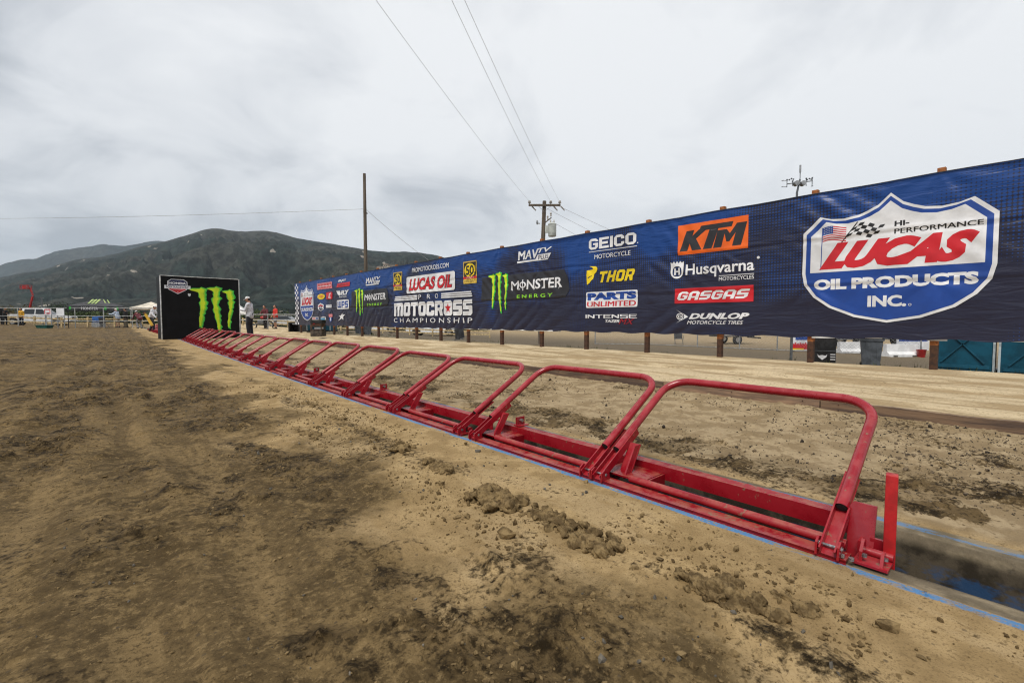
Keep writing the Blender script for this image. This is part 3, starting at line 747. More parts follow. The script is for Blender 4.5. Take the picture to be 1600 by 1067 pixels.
def build_banner():
    root=thing('banner','long blue and navy sponsor banner stretched over a row of rusty posts','banner',(BX0,0,0))
    inv=np.array([BX0,0,0])
    ss=np.arange(S0,S1+.001,.025); zz=np.linspace(ZB,ZT,84)
    A,B=np.meshgrid(ss,zz,indexing='ij'); d=cloth(A,B)
    # scalloped lower hem
    zb=B-(1-(B-ZB)/(ZT-ZB))**6*.012*(1+np.sin(A*9.2))-((B-ZB)/(ZT-ZB))**8*.014*np.sin(math.pi*(A+.03)/1.36)**2
    co=BD*A[...,None]+np.stack([0*A,0*A,zb],-1)+BN*d[...,None]
    n,m=A.shape; i=np.arange(n*m).reshape(n,m)
    q=np.stack([i[:-1,:-1],i[:-1,1:],i[1:,1:],i[1:,:-1]],-1).reshape(-1,4)
    me=bpy.data.meshes.new('cloth'); me.from_pydata(co.reshape(-1,3).tolist(),[],q.tolist())
    me.polygons.foreach_set('use_smooth',[True]*len(me.polygons))
    uv=me.uv_layers.new(name='UVMap'); L=np.zeros(len(me.loops),np.int32); me.loops.foreach_get('vertex_index',L)
    U=np.stack([A.ravel()[L],B.ravel()[L]],-1).astype(np.float32); uv.data.foreach_set('uv',U.ravel())
    me.materials.append(banner_material())
    link(bpy.data.objects.new('cloth',me),root)
    hem=MB()
    hem.tube([BD*s+BN*.012+np.array([0,0,ZT-.006-.010*math.sin(math.pi*(s+.03)/1.36)**2]) for s in np.arange(S0,S1,.3)],.006,6)
    hem.build('top_rope',M['cable'],root)
    for s in list(np.arange(-3.8,6.2,.62)):
        b=MB(); c=BD*s-BN*.02+np.array([0,0,ZB-.004+.012*math.sin(s*5)]); b.bar(c-BD*(.10+.06*math.sin(s*7)),c+BD*.12,.006,.028); b.build('hem_tab',M['whitepaint'],root)
    b=MB(); b.tube([BD*6.3-BN*.03+np.array([0,0,ZB-.012]),BD*9.6-BN*.03+np.array([0,0,ZB-.010])],.018,8); b.build('hem_pipe',M['whitepaint'],root)
    off=Vector((BX0,0,0))
    def P(pr,name,label,step=.03,lift=.008):
        f=lambda a,b,l:(tuple(np.array(BF(a,b,l)[0])-inv),BF(a,b,l)[1])
        pr.build(name,f,root,step,lift,.0018,label)
    # --- shield (drawn in unit coordinates, used twice)
    SH=[(0.5,1.009),(0.566,0.929),(0.621,0.894),(0.674,0.869),(0.755,0.855),(0.832,0.866),(0.897,0.893),(1.003,0.768),(1.004,0.41),(0.986,0.307),(0.926,0.205),(0.834,0.116),(0.675,0.038),(0.502,0.0),(0.320,0.045),(0.170,0.125),(0.072,0.215),(0.012,0.32),(-0.003,0.42),(-0.001,0.767),(0.102,0.893),(0.168,0.866),(0.245,0.855),(0.326,0.869),(0.379,0.894),(0.434,0.929)]
    def shield(x0,x1,z0,z1,rich=True):
        mp=lambda u,v:(x0+u*(x1-x0),z0+v*(z1-z0))
        def inset(k,kz): return [(.5+(u-.5)*k,.46+(v-.46)*kz) for u,v in SH]
        pr=Print()
        L=lambda pts:[mp(*p) for p in pts]
        pr.loops([L(SH)],'white',0).loops([L(inset(.957,.955))],'blue',1)
        ins=inset(.90,.89); top=[p for p in ins if p[1]>.424]
        # white field above the dividing line
        top=[p for p in ins if p[1]>.43]; top.sort(key=lambda p:math.atan2(p[1]-.6,p[0]-.5))
        lft=min(p[0] for p in top); rgt=max(p[0] for p in top)
        up=[p for p in ins if p[1]>.43]
        # order along the outline: right side down ... keep original order, start at apex
        i0=[k for k,p in enumerate(ins) if p[1]>.43]
        rightpart=[ins[k] for k in i0 if k<=7]; leftpart=[ins[k] for k in i0 if k>=19]
        pr.loops([L(rightpart+[(rgt,.424),(lft,.424)]+leftpart)],'white',2)
        pr.text('LUCAS',*[mp(.105,0)[0],mp(.925,0)[0],mp(0,.445)[1],mp(0,.665)[1]],ink='red',lvl=3,bold=.075,shear=.55)
        pr.text('OIL PRODUCTS',*[mp(.075,0)[0],mp(.93,0)[0],mp(0,.275)[1],mp(0,.366)[1]],ink='white',lvl=2,bold=.06)
        pr.text('INC.',*[mp(.395,0)[0],mp(.60,0)[0],mp(0,.125)[1],mp(0,.215)[1]],ink='white',lvl=2,bold=.045)
        pr.text('HI-',*[mp(.525,0)[0],mp(.60,0)[0],mp(0,.745)[1],mp(0,.785)[1]],ink='black',lvl=3,bold=.04)
        pr.text('PERFORMANCE',*[mp(.525,0)[0],mp(.94,0)[0],mp(0,.688)[1],mp(0,.725)[1]],ink='black',lvl=3,bold=.045)
        if rich:
            # national flag on a blue staff
            wv=lambda u:.012*math.sin((u-.12)*32)
            fx0,fx1,fz0,fz1=.122,.262,.680,.795
            for k in range(13):
                za=fz0+(fz1-fz0)*k/13; zb_=fz0+(fz1-fz0)*(k+1)/13
                us=[fx0+(fx1-fx0)*i/8 for i in range(9)]
                pr.loops([L([(u,za+wv(u)) for u in us]+[(u,zb_+wv(u)) for u in reversed(us)])],'red' if k%2==0 else 'white',3)
            us=[fx0+(.062)*i/4 for i in range(5)]
            pr.loops([L([(u,fz0+.052+wv(u)) for u in us]+[(u,fz1+.001+wv(u)) for u in reversed(us)])],'blue',4)
            for r_ in range(4):
                for c_ in range(5):
                    u=fx0+.008+c_*.0115; pr.loops([L(star(u,fz0+.064+r_*.014+wv(u),.0042))],'white',5)
            pr.loops([L([(.112,.445),(.117,.445),(.122,.80),(.117,.80)])],'blue',3)
            # chequered flag on a black staff
            pr.loops([L([(.232,.662),(.240,.662),(.330,.815),(.322,.815)])],'black',3)
            fw=lambda u,v:(.312+u*.165-.05*(1-v),.700+v*.092+.018*math.sin(u*5.4)-.006*u)
            for i in range(6):
                for j in range(4):
                    if (i+j)%2==0: pr.loops([L([fw(i/6,j/4),fw((i+1)/6,j/4),fw((i+1)/6,(j+1)/4),fw(i/6,(j+1)/4)])],'black',3)
            pr.loops([[(mp(.618,0)[0]+.016*math.cos(a),mp(0,.138)[1]+.016*math.sin(a)) for a in np.linspace(0,6.28,14)[:-1]],[(mp(.618,0)[0]+.011*math.cos(a),mp(0,.138)[1]+.011*math.sin(a)) for a in np.linspace(0,6.28,14)[:-1]]],'white',2)
        else:
            pr.loops([L(rrect(.12,.22,.70,.79))],'dred',3); pr.loops([L(rrect(.30,.46,.70,.79))],'grey',3)
        return pr
    P(shield(-1.41,.53,.706,2.37),'shield_logo','big white and blue shield with red slanted lettering')
    P(shield(-22.75,-20.94,.70,2.36,False),'shield_logo','small far white and blue shield with red lettering',.07,.014)
    # --- orange panel
    pr=Print().loops([rrect(-3.345,-2.175,1.875,2.39)],'orange',0)
    def kt(l): 
        return [(-3.31+(a/490.)*1.09,1.935+(b/150.)*.40) for a,b in l]
    sk=lambda l,s=.42:[(x+b*s,b) for x,b in l]
    pr.loops([kt(sk([(0,0),(62,0),(62,45),(100,0),(175,0),(100,72),(168,128),(100,128),(62,92),(62,128),(0,128)]))],'charcoal',1)
    pr.loops([kt(sk([(185,0),(250,0),(250,118),(345,118),(345,148),(105,148),(105,118),(185,118)]))],'charcoal',1)
    pr.loops([kt(sk([(262,0),(322,0),(322,80),(350,30),(372,30),(400,80),(400,0),(462,0),(462,134),(392,134),(360,78),(330,105),(262,105)],.30))],'charcoal',1)
    P(pr,'orange_panel_logo','orange rectangle with black slanted letters')
    # --- crown roundel and motorcycles wordmark
    pr=Print()
    cx=-3.36
    crown=[(cx-.115,1.70),(cx-.125,1.765),(cx-.085,1.745),(cx-.055,1.775),(cx-.03,1.735),(cx,1.775),(cx+.03,1.735),(cx+.055,1.775),(cx+.085,1.745),(cx+.125,1.765),(cx+.115,1.70)]
    out=[(cx+.120*math.cos(a)*(1 if abs(math.cos(a))<.9 else 1),1.60+.130*math.sin(a)) for a in np.linspace(0,-math.pi,14)]
    body=[(cx+.120,1.69)]+out+[(cx-.120,1.69)]+crown[1:-1]
    inn=rrect(cx-.085,cx+.085,1.505,1.685,.07)
    pr.loops([body,inn],'white',0)
    pr.block('H',cx-.055,cx+.055,1.535,1.655,ink='white',lvl=0,t=.24)
    pr.text('Husqvarna',-3.20,-2.075,1.46,1.705,ink='white',lvl=0,bold=.018)
    pr.loops([rrect(-2.62,-2.075,1.462,1.472)],'white',1).text('MOTORCYCLES',-2.62,-2.075,1.385,1.445,ink='white',lvl=0,bold=.025)
    pr.loops([ell(-2.02,1.71,.022,.022,12)],'white',0)
    P(pr,'crown_wordmark_logo','white crown roundel beside a white wordmark')
    # --- red panel
    pr=Print().loops([rrect(-3.39,-2.08,1.03,1.29)],'red',0).block('GASGAS',-3.355,-2.13,1.085,1.235,ink='white',lvl=1,shear=.25,gap=.10,t=.25,c=.2)
    P(pr,'red_panel_logo','red rectangle with white block letters')
    # --- tyre maker
    pr=Print()
    pr.loops([ell(-3.285,.80,.062,.058,20),ell(-3.285,.80,.048,.044,20)],'white',0)
    pr.text('D',-3.318,-3.25,.775,.825,ink='white',lvl=0,bold=.04)
    pr.loops([[(-3.35,.92),(-3.27,.872),(-3.215,.845),(-3.13,.795),(-3.215,.752),(-3.27,.728),(-3.35,.685),(-3.27,.738),(-3.215,.765),(-3.205,.795),(-3.215,.832),(-3.27,.862)]],'white',0)
    pr.text('DUNLOP',-3.12,-2.13,.755,.855,ink='white',lvl=0,bold=.05,shear=.3).text('MOTORCYCLE TIRES',-3.15,-2.22,.668,.728,ink='white',lvl=0,bold=.035,shear=.3)
    P(pr,'arrow_roundel_logo','white arrow roundel with slanted lettering')
    # --- insurer
    pr=Print().block('GEICO',-5.31,-4.19,2.185,2.405,ink='white',lvl=0,gap=.09,t=.24,c=.2).loops([rrect(-5.305,-4.17,2.135,2.147)],'white',0).text('MOTORCYCLE',-5.16,-4.31,1.985,2.075,ink='white',lvl=0,bold=.01)
    pr.loops([ell(-4.155,2.20,.012,.012,8)],'white',0)
    P(pr,'block_letter_logo','white block letters over a thin rule')
    # --- yellow helmet emblem and word
    hd=lambda l:[(-5.36+a*.28,1.47+b*.38) for a,b in l]
    pr=Print().loops([hd([(.05,0),(.30,.10),(.45,.22),(.62,.30),(.68,.45),(.70,.56),(.90,.66),(1,.80),(.98,.90),(.80,.97),(.25,1.0),(.55,.92),(.62,.82),(.45,.80),(.05,.78),(0,.55),(.02,.30)]),hd([(.12,.40),(.50,.50),(.48,.45),(.14,.34)])],'yellow',0)
    pr.block('THOR',-5.07,-4.19,1.50,1.72,ink='yellow',lvl=0,shear=.30,gap=.12,t=.26,c=.16)
    P(pr,'yellow_emblem_logo','yellow helmet emblem beside yellow slanted letters')
    pr=Print().loops([rrect(-5.36,-4.14,.99,1.315,.03)],'white',0).text('PARTS',-5.325,-4.165,1.145,1.295,ink='blue',lvl=1,bold=.07).text('UNLIMITED',-5.33,-4.17,1.012,1.115,ink='red',lvl=1,bold=.08)
    P(pr,'white_box_logo','white rounded box with blue letters above red letters')
    pr=Print().block('INTENSE',-5.37,-4.14,.775,.85,ink='white',lvl=0,gap=.10,t=.16,c=.04).text('TAZER',-4.87,-4.53,.69,.745,ink='white',lvl=0,bold=.03,shear=.3).text('MX',-4.55,-4.19,.655,.765,ink='dred',lvl=0,bold=.02,shear=.4)
    P(pr,'thin_wordmark_logo','thin white square letters with red letters below')
    # --- TV marks
    def tv(x,dz,step,lift,lab):
        pr=Print().text('MAV',x,x+.70,2.17+dz,2.38+dz,ink='white',lvl=0,bold=.06,shear=.15).text('TV',x+.66,x+1.10,2.28+dz,2.385+dz,ink='white',lvl=0,bold=.02,shear=.3)
        pr.loops([[(x-.02,2.105+dz),(x+.98,2.105+dz),(x+1.08,2.245+dz),(x+.66,2.245+dz),(x+.60,2.145+dz),(x-.02,2.145+dz)]],'white',1)
        pr.text('PLUS',x+.68,x+1.0,2.125+dz,2.225+dz,ink='navy',lvl=2,bold=.01)
        P(pr,'slanted_wordmark_logo',lab,step,lift)
    tv(-7.43,0,.03,.008,'white slanted wordmark with underline'); tv(-15.56,-.10,.06,.014,'far white slanted wordmark with underline')
    # --- claw mark, word and dark panel (twice)
    def claws(x0,x1,z0,z1,pr,lvl):
        mp=lambda l:[(x0+a*(x1-x0),z0+b*(z1-z0)) for a,b in l]
        for l in CLAWS: pr.loops([mp(l)],'green',lvl)
        for l in CLAWS_IN: pr.loops([mp(l)],'lime',lvl+1)
    def energy(x,step,lift,lab):
        pr=Print().loops([[(x-.30,1.24),(x+2.6,1.24),(x+2.72,1.40),(x+2.66,1.70),(x+2.55,1.845),(x-.25,1.845)]],'panel',0)
        claws(x,x+.76,.90,1.95,pr,1)
        pr.text('M',x+.87,x+1.16,1.47,1.68,ink='white',lvl=1,bold=.03,shear=.05).text('O',x+1.17,x+1.40,1.50,1.65,ink='white',lvl=1,bold=.02).text('NSTER',x+1.42,x+2.51,1.46,1.69,ink='white',lvl=1,bold=.02,shear=.05)
        pr.loops([[(x+1.275,1.44),(x+1.30,1.44),(x+1.305,1.70),(x+1.28,1.70)]],'white',2)
        for k in range(7): pr.loops([[(x+.9+.25*k,1.43+.02*(k%3)),(x+.925+.25*k,1.50),(x+.94+.25*k,1.47)]],'white',2)
        pr.text('ENERGY',x+1.08,x+2.23,1.26,1.345,ink='midgreen',lvl=1,bold=.015,space=1.5)
        P(pr,'claw_logo',lab,step,lift)
    energy(-8.53,.03,.008,'nearer green claw mark with ragged white letters'); energy(-16.58,.06,.014,'farther green claw mark with ragged white letters')
    # --- series logo
    pr=Print().text('PROMOTOCROSS.COM',-12.31,-10.27,2.245,2.385,ink='white',lvl=0,bold=0.015)
    pr.loops([rrect(-12.65,-9.97,1.59,2.125,.07)],'white',0)
    pr.text('LUCAS OIL',-12.50,-10.10,1.66,2.05,ink='black',lvl=1,bold=.06,shear=.22).text('LUCAS OIL',-12.485,-10.13,1.672,2.043,ink='red',lvl=2,bold=.03,shear=.22)
    for k in range(3):
        z=1.375+.056*k; pr.loops([rrect(-13.44+.02*k,-12.0,z,z+.036)],'white',0).loops([rrect(-10.66,-9.19-.02*k,z,z+.036)],'white',0)
    for ch,a in (('P',-11.93),('R',-11.42),('O',-11.0)): pr.text(ch,a,a+.18,1.385,1.525,ink='white',lvl=0,bold=0)
    pr.block('MOTOCROSS',-13.47,-9.19,.865,1.30,ink='white',lvl=0,gap=.07,t=.29,c=.13)
    W=sum(glyph(c)[0] for c in 'MOTOCROSS')+.07*8; xo=sum(glyph(c)[0] for c in 'MOTOCR')+.07*6+.41
    pr.loops([ell(-13.47+xo/W*4.28,1.083,.19,.165,16)],'white',1).loops([star(-13.47+xo/W*4.28,1.08,.155)],'red',2)
    pr.text('CHAMPIONSHIP',-13.50,-9.20,.655,.80,ink='white',lvl=0,bold=.015,space=1.6)
    P(pr,'series_logo','large white block lettered series logo with red oval wordmark',.04,.019)
    for x,lab in ((-13.52,'left gold and black anniversary badge'),(-9.58,'right gold and black anniversary badge')):
        pr=Print().loops([rrect(x,x+.57,1.73,2.33)],'gold',0).loops([rrect(x+.03,x+.54,1.915,2.30)],'black',1).loops([ell(x+.285,2.09,.235,.185,24)],'yellow',2)
        pr.text('50',x+.11,x+.46,1.96,2.22,ink='black',lvl=3,bold=.03).loops([rrect(x,x+.57,1.86,1.915)],'red',3).text('YEARS',x+.10,x+.47,1.865,1.905,ink='white',lvl=4).text('1972-2022',x+.06,x+.5,1.765,1.83,ink='black',lvl=2)
        pr.L=[l for l in pr.L if True]
        P(pr,'badge_logo',lab,.06,.013)
    # --- far small sponsor marks
    st,lf=.08,.016
    pr=Print().loops([rrect(-20.44,-18.78,2.08,2.36)],'pink',0)
    for k in range(9): pr.loops([rrect(-20.3+.165*k,-20.2+.165*k,2.13,2.31)],'red',1)
    pr.loops([rrect(-20.3,-18.9,2.20,2.225)],'white',2); P(pr,'red_slab_logo','small pale red slab mark at the far end',st,lf)
    pr=Print().text('PR-JOY',-18.13,-17.31,2.27,2.38,ink='white',lvl=0,bold=.05,shear=.3).loops([[(-18.33,2.08),(-17.0,2.08),(-16.96,2.24),(-18.2,2.24)]],'red',0).loops([rrect(-18.1,-17.1,2.14,2.18)],'dred',1); P(pr,'red_stripe_logo','small white word over a red slanted stripe',st,lf)
    pr=Print().loops([ell(-20.015,1.77,.435,.125)],'yellow',0).text('FMF',-20.3,-19.73,1.70,1.835,ink='red',lvl=1,bold=.05,shear=.2); P(pr,'yellow_oval_logo','small yellow oval with red letters',st,lf)
    pr=Print().loops([rrect(-19.42,-18.78,1.63,1.925)],'red',0).loops([[(-19.2,1.68),(-18.95,1.66),(-19.0,1.75),(-18.95,1.9),(-19.1,1.86),(-19.15,1.76)]],'white',1); P(pr,'red_square_logo','small red square with a white wing',st,lf)
    pr=Print().loops([[(-20.42,1.21),(-20.085,1.13),(-19.75,1.21),(-19.75,1.41),(-20.085,1.49),(-20.42,1.41)]],'white',0).loops([[(-20.36,1.36),(-20.085,1.43),(-19.81,1.36),(-19.81,1.30),(-20.085,1.36),(-20.36,1.30)]],'red',1).loops([[(-20.3,1.20),(-20.085,1.16),(-19.87,1.20),(-19.87,1.24),(-20.3,1.24)]],'navy',1).text('17',-20.25,-19.9,1.25,1.345,ink='navy',lvl=2,bold=.05); P(pr,'white_hexagon_logo','small white hexagon mark',st,lf)
    pr=Print().loops([rrect(-19.49,-18.88,1.255,1.40)],'grey',0).text('RCC',-19.45,-18.92,1.275,1.38,ink='white',lvl=1,bold=.05); P(pr,'grey_box_logo','small grey box with white letters',st,lf)
    pr=Print().loops([[(-18.35,1.94),(-17.95,1.93),(-17.9,1.80),(-18.02,1.72),(-18.2,1.80)]],'white',0).text('FLY',-17.92,-17.05,1.745,1.93,ink='white',lvl=0,bold=.07,shear=.35).text('RACING',-18.05,-17.3,1.655,1.70,ink='white',lvl=0,bold=.03); P(pr,'winged_wordmark_logo','small white winged wordmark',st,lf)
    pr=Print().loops([rrect(-18.32,-17.09,1.18,1.555,.08)],'white',0).block('WPS',-18.24,-17.18,1.235,1.50,ink='blue',lvl=1,gap=.12,t=.25); P(pr,'white_rounded_logo','small white rounded box with blue block letters',st,lf)
    pr=Print().loops([[(-18.25,.69),(-18.02,.80),(-18.02,.88),(-18.15,.90),(-17.93,.93),(-17.78,1.02),(-17.75,.945),(-17.48,.97),(-17.68,.87),(-17.66,.74),(-17.86,.80)]],'white',0); P(pr,'white_star_logo','small white leaping star mark',st,lf)
    pr=Print().loops([rrect(-21.16,-20.36,.74,.87)],'white',0).loops([rrect(-21.12,-20.75,.77,.84)],'pink',1).loops([rrect(-20.7,-20.4,.77,.84)],'blue',1); P(pr,'pale_box_logo','small pale box mark low at the far end',st,lf)
    pr=Print().loops([rrect(-20.08,-19.60,.70,.82)],'skyblue',0).loops([rrect(-19.58,-19.48,.71,.83)],'white',0).loops([[(-20.08,.85),(-19.8,.89),(-19.5,.86),(-19.5,.84),(-20.08,.83)]],'white',0); P(pr,'sky_blue_box_logo','small sky blue box mark',st,lf)
    pr=Print().loops([rrect(-19.2,-18.82,.86,.99,.03)],'pink',0).loops([[(-19.18,.85),(-18.84,.85),(-18.86,.72),(-19.01,.64),(-19.16,.72)]],'blue',0).loops([rrect(-19.06,-18.96,.70,.84)],'white',1); P(pr,'small_shield_logo','small red and blue shield mark',st,lf)
    pr=Print()
    for i in range(3):
        for j in range(16):
            if (i+j)%2==0: pr.loops([rrect(-23.49+.17*i,-23.33+.17*i,ZB+.01+j*.125,ZB+.125+j*.125)],'white',0)
    P(pr,'chequer_strip','black and white chequered end strip',st,.010)
    return root
def jag(side,seed,amp):
    rr=random.Random(seed); return [(a+rr.uniform(-amp,amp),b+rr.uniform(-amp,amp)*.4) for a,b in side]
def claw(cx,tip,top,end,w,seed,sway):
    """hooked ragged claw: cx stem centre, tip of the hook to the left, top, lower end"""
    rr=random.Random(seed); n=20
    L=[];Rr=[]
    for k in range(n):
        f=k/(n-1); z=top-.12-(top-.12-end)*f; c=cx+sway*math.sin(f*5.2)*.5-sway*f*.2
        hw=w*(.62-.42*f)*(1+rr.uniform(-.34,.30)); L.append((c-hw,z)); Rr.append((c+hw*(1+rr.uniform(-.30,.32)),z+.012))
    L[-1]=(cx,end-.03)
    hook=[(cx-w*.7,top-.085),(tip+.05,top-.055),(tip,top-.045),(tip+.07,top-.025),(cx-w*.35,top-.02),(cx-.01,top+.005),(cx+w*.25,top-.012),(cx+w*.75,top-.03),(cx+w*.62,top-.075)]
    return list(reversed(L))[1:]+hook+Rr
def claw_set(k): 
    return [claw(.27,-.02,.97,.10,.165*k,3,.05),claw(.60,.36,1.0,-.02,.165*k,4,-.05),claw(.90,.70,.95,.06,.13*k,5,.05)]
CLAWS=claw_set(1.0)
CLAWS_IN=[[(a-.018,b) for a,b in claw(.27,.02,.955,.14,.098,3,.05)],[(a-.018,b) for a,b in claw(.60,.40,.985,.03,.098,4,-.05)],[(a-.014,b) for a,b in claw(.90,.74,.935,.10,.075,5,.05)]]
build_banner()
ORD=['first','second','third','fourth','fifth','sixth','seventh','eighth','ninth','tenth','eleventh','twelfth','thirteenth','fourteenth','fifteenth','sixteenth','seventeenth','eighteenth','nineteenth','twentieth']
def build_posts():
    p0=None
    order=[p for p in POSTS if -1.2<p] 
    for k,s in enumerate(order):
        c=np.array([BX0,0,0])+BD*s-BN*.075
        lab=ORD[k]+' rusty square post under the banner counting from the right end of the photo'
        if p0 is None:
            p0=thing('banner_post',lab,'post',c,math.atan2(-BSL,1)*-1,'rusty posts carrying the banner')
            b=MB(); b.box((0,0,1.18),(.074,.074,2.62)); b.build('tube',M['rust'],p0)
            b=MB(); b.box((0,0,2.545),(.078,.078,.12),bev=.004); b.build('rusty_cap',M['rusttop'],p0)
            b=MB(); b.box((0,0,.475),(.0765,.0765,.10)); b.build('rust_band',M['rusttop'],p0)
        else: dup(p0,c,None,lab)
build_posts()

# ------------------------------------------------------------------ starting gates
GW=.446                       # half width between leg tubes
LEAN=Vector((.611,0,.367))    # pivot to top corner
def leg_pt(y,f,up=0.0):
    n=Vector((-LEAN.z,0,LEAN.x)).normalized()
    return Vector((0,y,.05))+LEAN*f+n*up
def make_gate(label):
    g=thing('starting_gate',label,'starting gate',(0,0,0),0,'red starting gates in a row')
    r=.0188; br=.120
    P=[leg_pt(-GW,.205)]
    L=LEAN.length
    for sgn,rng_ in ((-1,range(0,9)),(1,range(8,-1,-1))):
        for k in rng_:
            a=math.pi/2*k/8
            y=sgn*(GW-br+br*math.cos(a)); f=1-(br-br*math.sin(a))/L
            P.append(leg_pt(y,f))
    P.append(leg_pt(GW,.205))
    # resample the straight runs so the tube stays even
    b=MB(); b.tube(P,r,14,cap=False); b.tube([P[0],P[0]+(P[1]-P[0]).normalized()*.002],r*.80,12,mi=1); b.tube([P[-1],P[-1]+(P[-2]-P[-1]).normalized()*.002],r*.80,12,mi=1)
    bar=b.build('gate_bar',[M['red'],M['hole']],g,50,fix=False)
    # short bolted arm channels under each leg tube
    q=LEAN.to_track_quat('Y','Z').to_matrix()
    for sgn in (-1,1):
        y=sgn*GW; b=MB()
        c0=leg_pt(y,-.045,-.024); c1=leg_pt(y,.43,-.024)
        d=(c1-c0); n=q@Vector((0,0,1)); sx=q@Vector((1,0,0))
        b.box((c0+c1)/2,(.036,d.length,.005),q)                       # web
        for e in (-1,1):
            l1=1.0 if e==sgn else .55
            mid=c0+d*l1/2+sx*e*.0200+n*.011
            b.box(mid,(.005,d.length*l1,.028 if l1<1 else .036),q)     # flanges
        arm=b.build('arm_channel',M['red'],g)
        b=MB(); pc=leg_pt(y,-.005,-.012)
        b.cyl(pc+Vector((0,-.036,0)),pc+Vector((0,.036,0)),.0045,n=8); b.cyl(pc+Vector((0,-.033,0)),pc+Vector((0,-.0225,0)),.009,n=6); b.cyl(pc+Vector((0,.0225,0)),pc+Vector((0,.033,0)),.009,n=6)
        b.build('pivot_bolt',M['bolt'],arm)
        # lugs the arm turns on
        for e in (-1,1):
            b=MB(); b.prism([(-.03,.012),(.035,.012),(.025,.052),(-.005,.062),(-.026,.050)],lambda a,z,h,yy=y+e*.0290:(a,yy+h,z),-.003,.003)
            b.build('pivot_lug',M['red'],g)
    b=MB(); b.box((.018,0,.010),(.066,.985,.008)); b.box((-.012,0,.004),(.006,.985,.018)); b.build('front_lip',M['redlow'],g)
    b=MB(); b.tube([(.072,-.475,.028),(.072,.33,.028)],.0165,14); b.build('hinge_pipe',M['redlow'],g,50)
    b=MB(); b.box((.243,0,.029),(.008,.985,.054)); b.box((.268,0,.060),(.058,.985,.008)); b.build('back_beam',M['redlow'],g)
    # closed end of the trough with its stop
    b=MB(); b.box((.155,.262,-.005),(.168,.008,.070)); b.box((.155,.375,.028),(.168,.21,.007)); b.box((.155,.485,-.005),(.168,.008,.070)); b.build('cross_box',M['redlow'],g)
    b=MB()
    b.prism([(.080,.014),(.128,.014),(.212,.150),(.165,.150)],lambda a,z,h:(a,.374+h,z),-.004,.004)
    b.prism([(.121,.014),(.128,.014),(.212,.150),(.205,.150)],lambda a,z,h:(a,.398+h,z),-.030,.030)
    b.build('stop_plate',M['red'],g)
    return g
GC=[0,.96,2.03,3.005,3.97,5.0]+[float(k) for k in range(6,20)]
gate0=make_gate('first red starting gate, nearest the camera, beside the upright red post')
rl=random.Random(12)
for k,y in enumerate(GC):
    lab=gate0['label'] if k==0 else ORD[k]+' red starting gate counting from the upright red post'
    if k==19: lab='red starting gate at the far end of the near row, against the black box'
    o=gate0 if k==0 else dup(gate0)
    o.location=(float(curve(np.array(y))),y,0.0)
    if k:
        a=rl.uniform(-.028,.030); Ry=Matrix.Rotation(a,3,'Y'); pv=Vector((0,0,.05))
        for ch in o.children:
            if ch.name.startswith(('gate_bar','arm_channel')): ch.rotation_euler=(0,a,0); ch.location=pv-Ry@pv
    o['label']=lab
for k in range(17):
    y=24.5+k
    o=dup(gate0,(.12+.002*k,y,0.0)); o['label']='red starting gate in the far row beyond the black box'; o['group']='far row of red starting gates'
# the loose ends: closing bracket, latch lugs, upright post
t=thing('end_bracket','red welded bracket plates closing the near end of the gate rail','bracket',(.02,-.50,0))
b=MB(); b.prism([(-.035,-.02),(.035,-.02),(.035,.135),(.026,.148),(-.035,.148)],lambda q_,z,h:(.085+h+.32*max(0,z),q_,z),-.004,.004); b.build('end_plate',M['red'],t)
b=MB(); b.box((.155,-.005,-.02),(.19,.008,.14)); b.build('closing_plate',M['red'],t)
b=MB()
b.prism([(0,.012),(.05,.012),(.05,.052),(.03,.075),(.0,.045)],lambda a,z,h:(-.005+a,-.022+h,z),-.004,.004)
b.prism([(0,.012),(.045,.012),(.045,.05),(.02,.05)],lambda a,z,h:(-.01+a,-.072+h,z),-.004,.004)
b.box((.02,-.047,.012),(.075,.085,.007)); b.cyl((.06,-.09,.026),(.06,-.02,.026),.012,n=12); b.box((.105,-.055,.02),(.012,.06,.07))
b.build('latch_lug',M['red'],t)
for p in ((.0,-.03,.03),(.012,-.078,.032),(-.025,.02,.018),(-.028,-.005,.018)):
    b=MB(); b.cyl(p,(p[0],p[1],p[2]+.008),.008,n=6); b.build('bolt',M['bolt'],t)
t=thing('upright_post','upright red square post standing in the slot at the near end of the gates','post',(.105,-.575,-.17),.15)
b=MB(); b.box((0,0,.222),(.042,.030,.444),bev=.004); b.build('post_bar',M['redpost'],t)
b=MB(); b.box((0,0,.004),(.09,.07,.008)); b.build('foot_plate',M['redpost'],t)
# adjusting tabs on the back rail
b0=None
for k,y in enumerate((1.30,3.28,5.25,8.3)):
    lab=['small red bolted tab on the back rail behind the second gate','small red bolted tab on the back rail behind the fourth gate','small red bolted tab on the back rail behind the sixth gate','small red bolted tab on the back rail far along the row'][k]
    if b0 is None:
        b0=thing('rail_tab',lab,'tab',(.29,y,.068),0,'tabs on the back rail')
        b=MB(); b.box((0,0,.003),(.08,.06,.006)); b.box((0,.012,.028),(.07,.008,.05)); b.build('tab_plate',M['red'],b0)
        b=MB(); b.cyl((0,-.012,.032),(0,.020,.032),.011,n=6); b.build('bolt',M['bolt'],b0)
    else: dup(b0,(.29+float(curve(np.array(y))),y,.068),None,lab)
# slot floor is part of the ground sheet, its shade painted into the colour

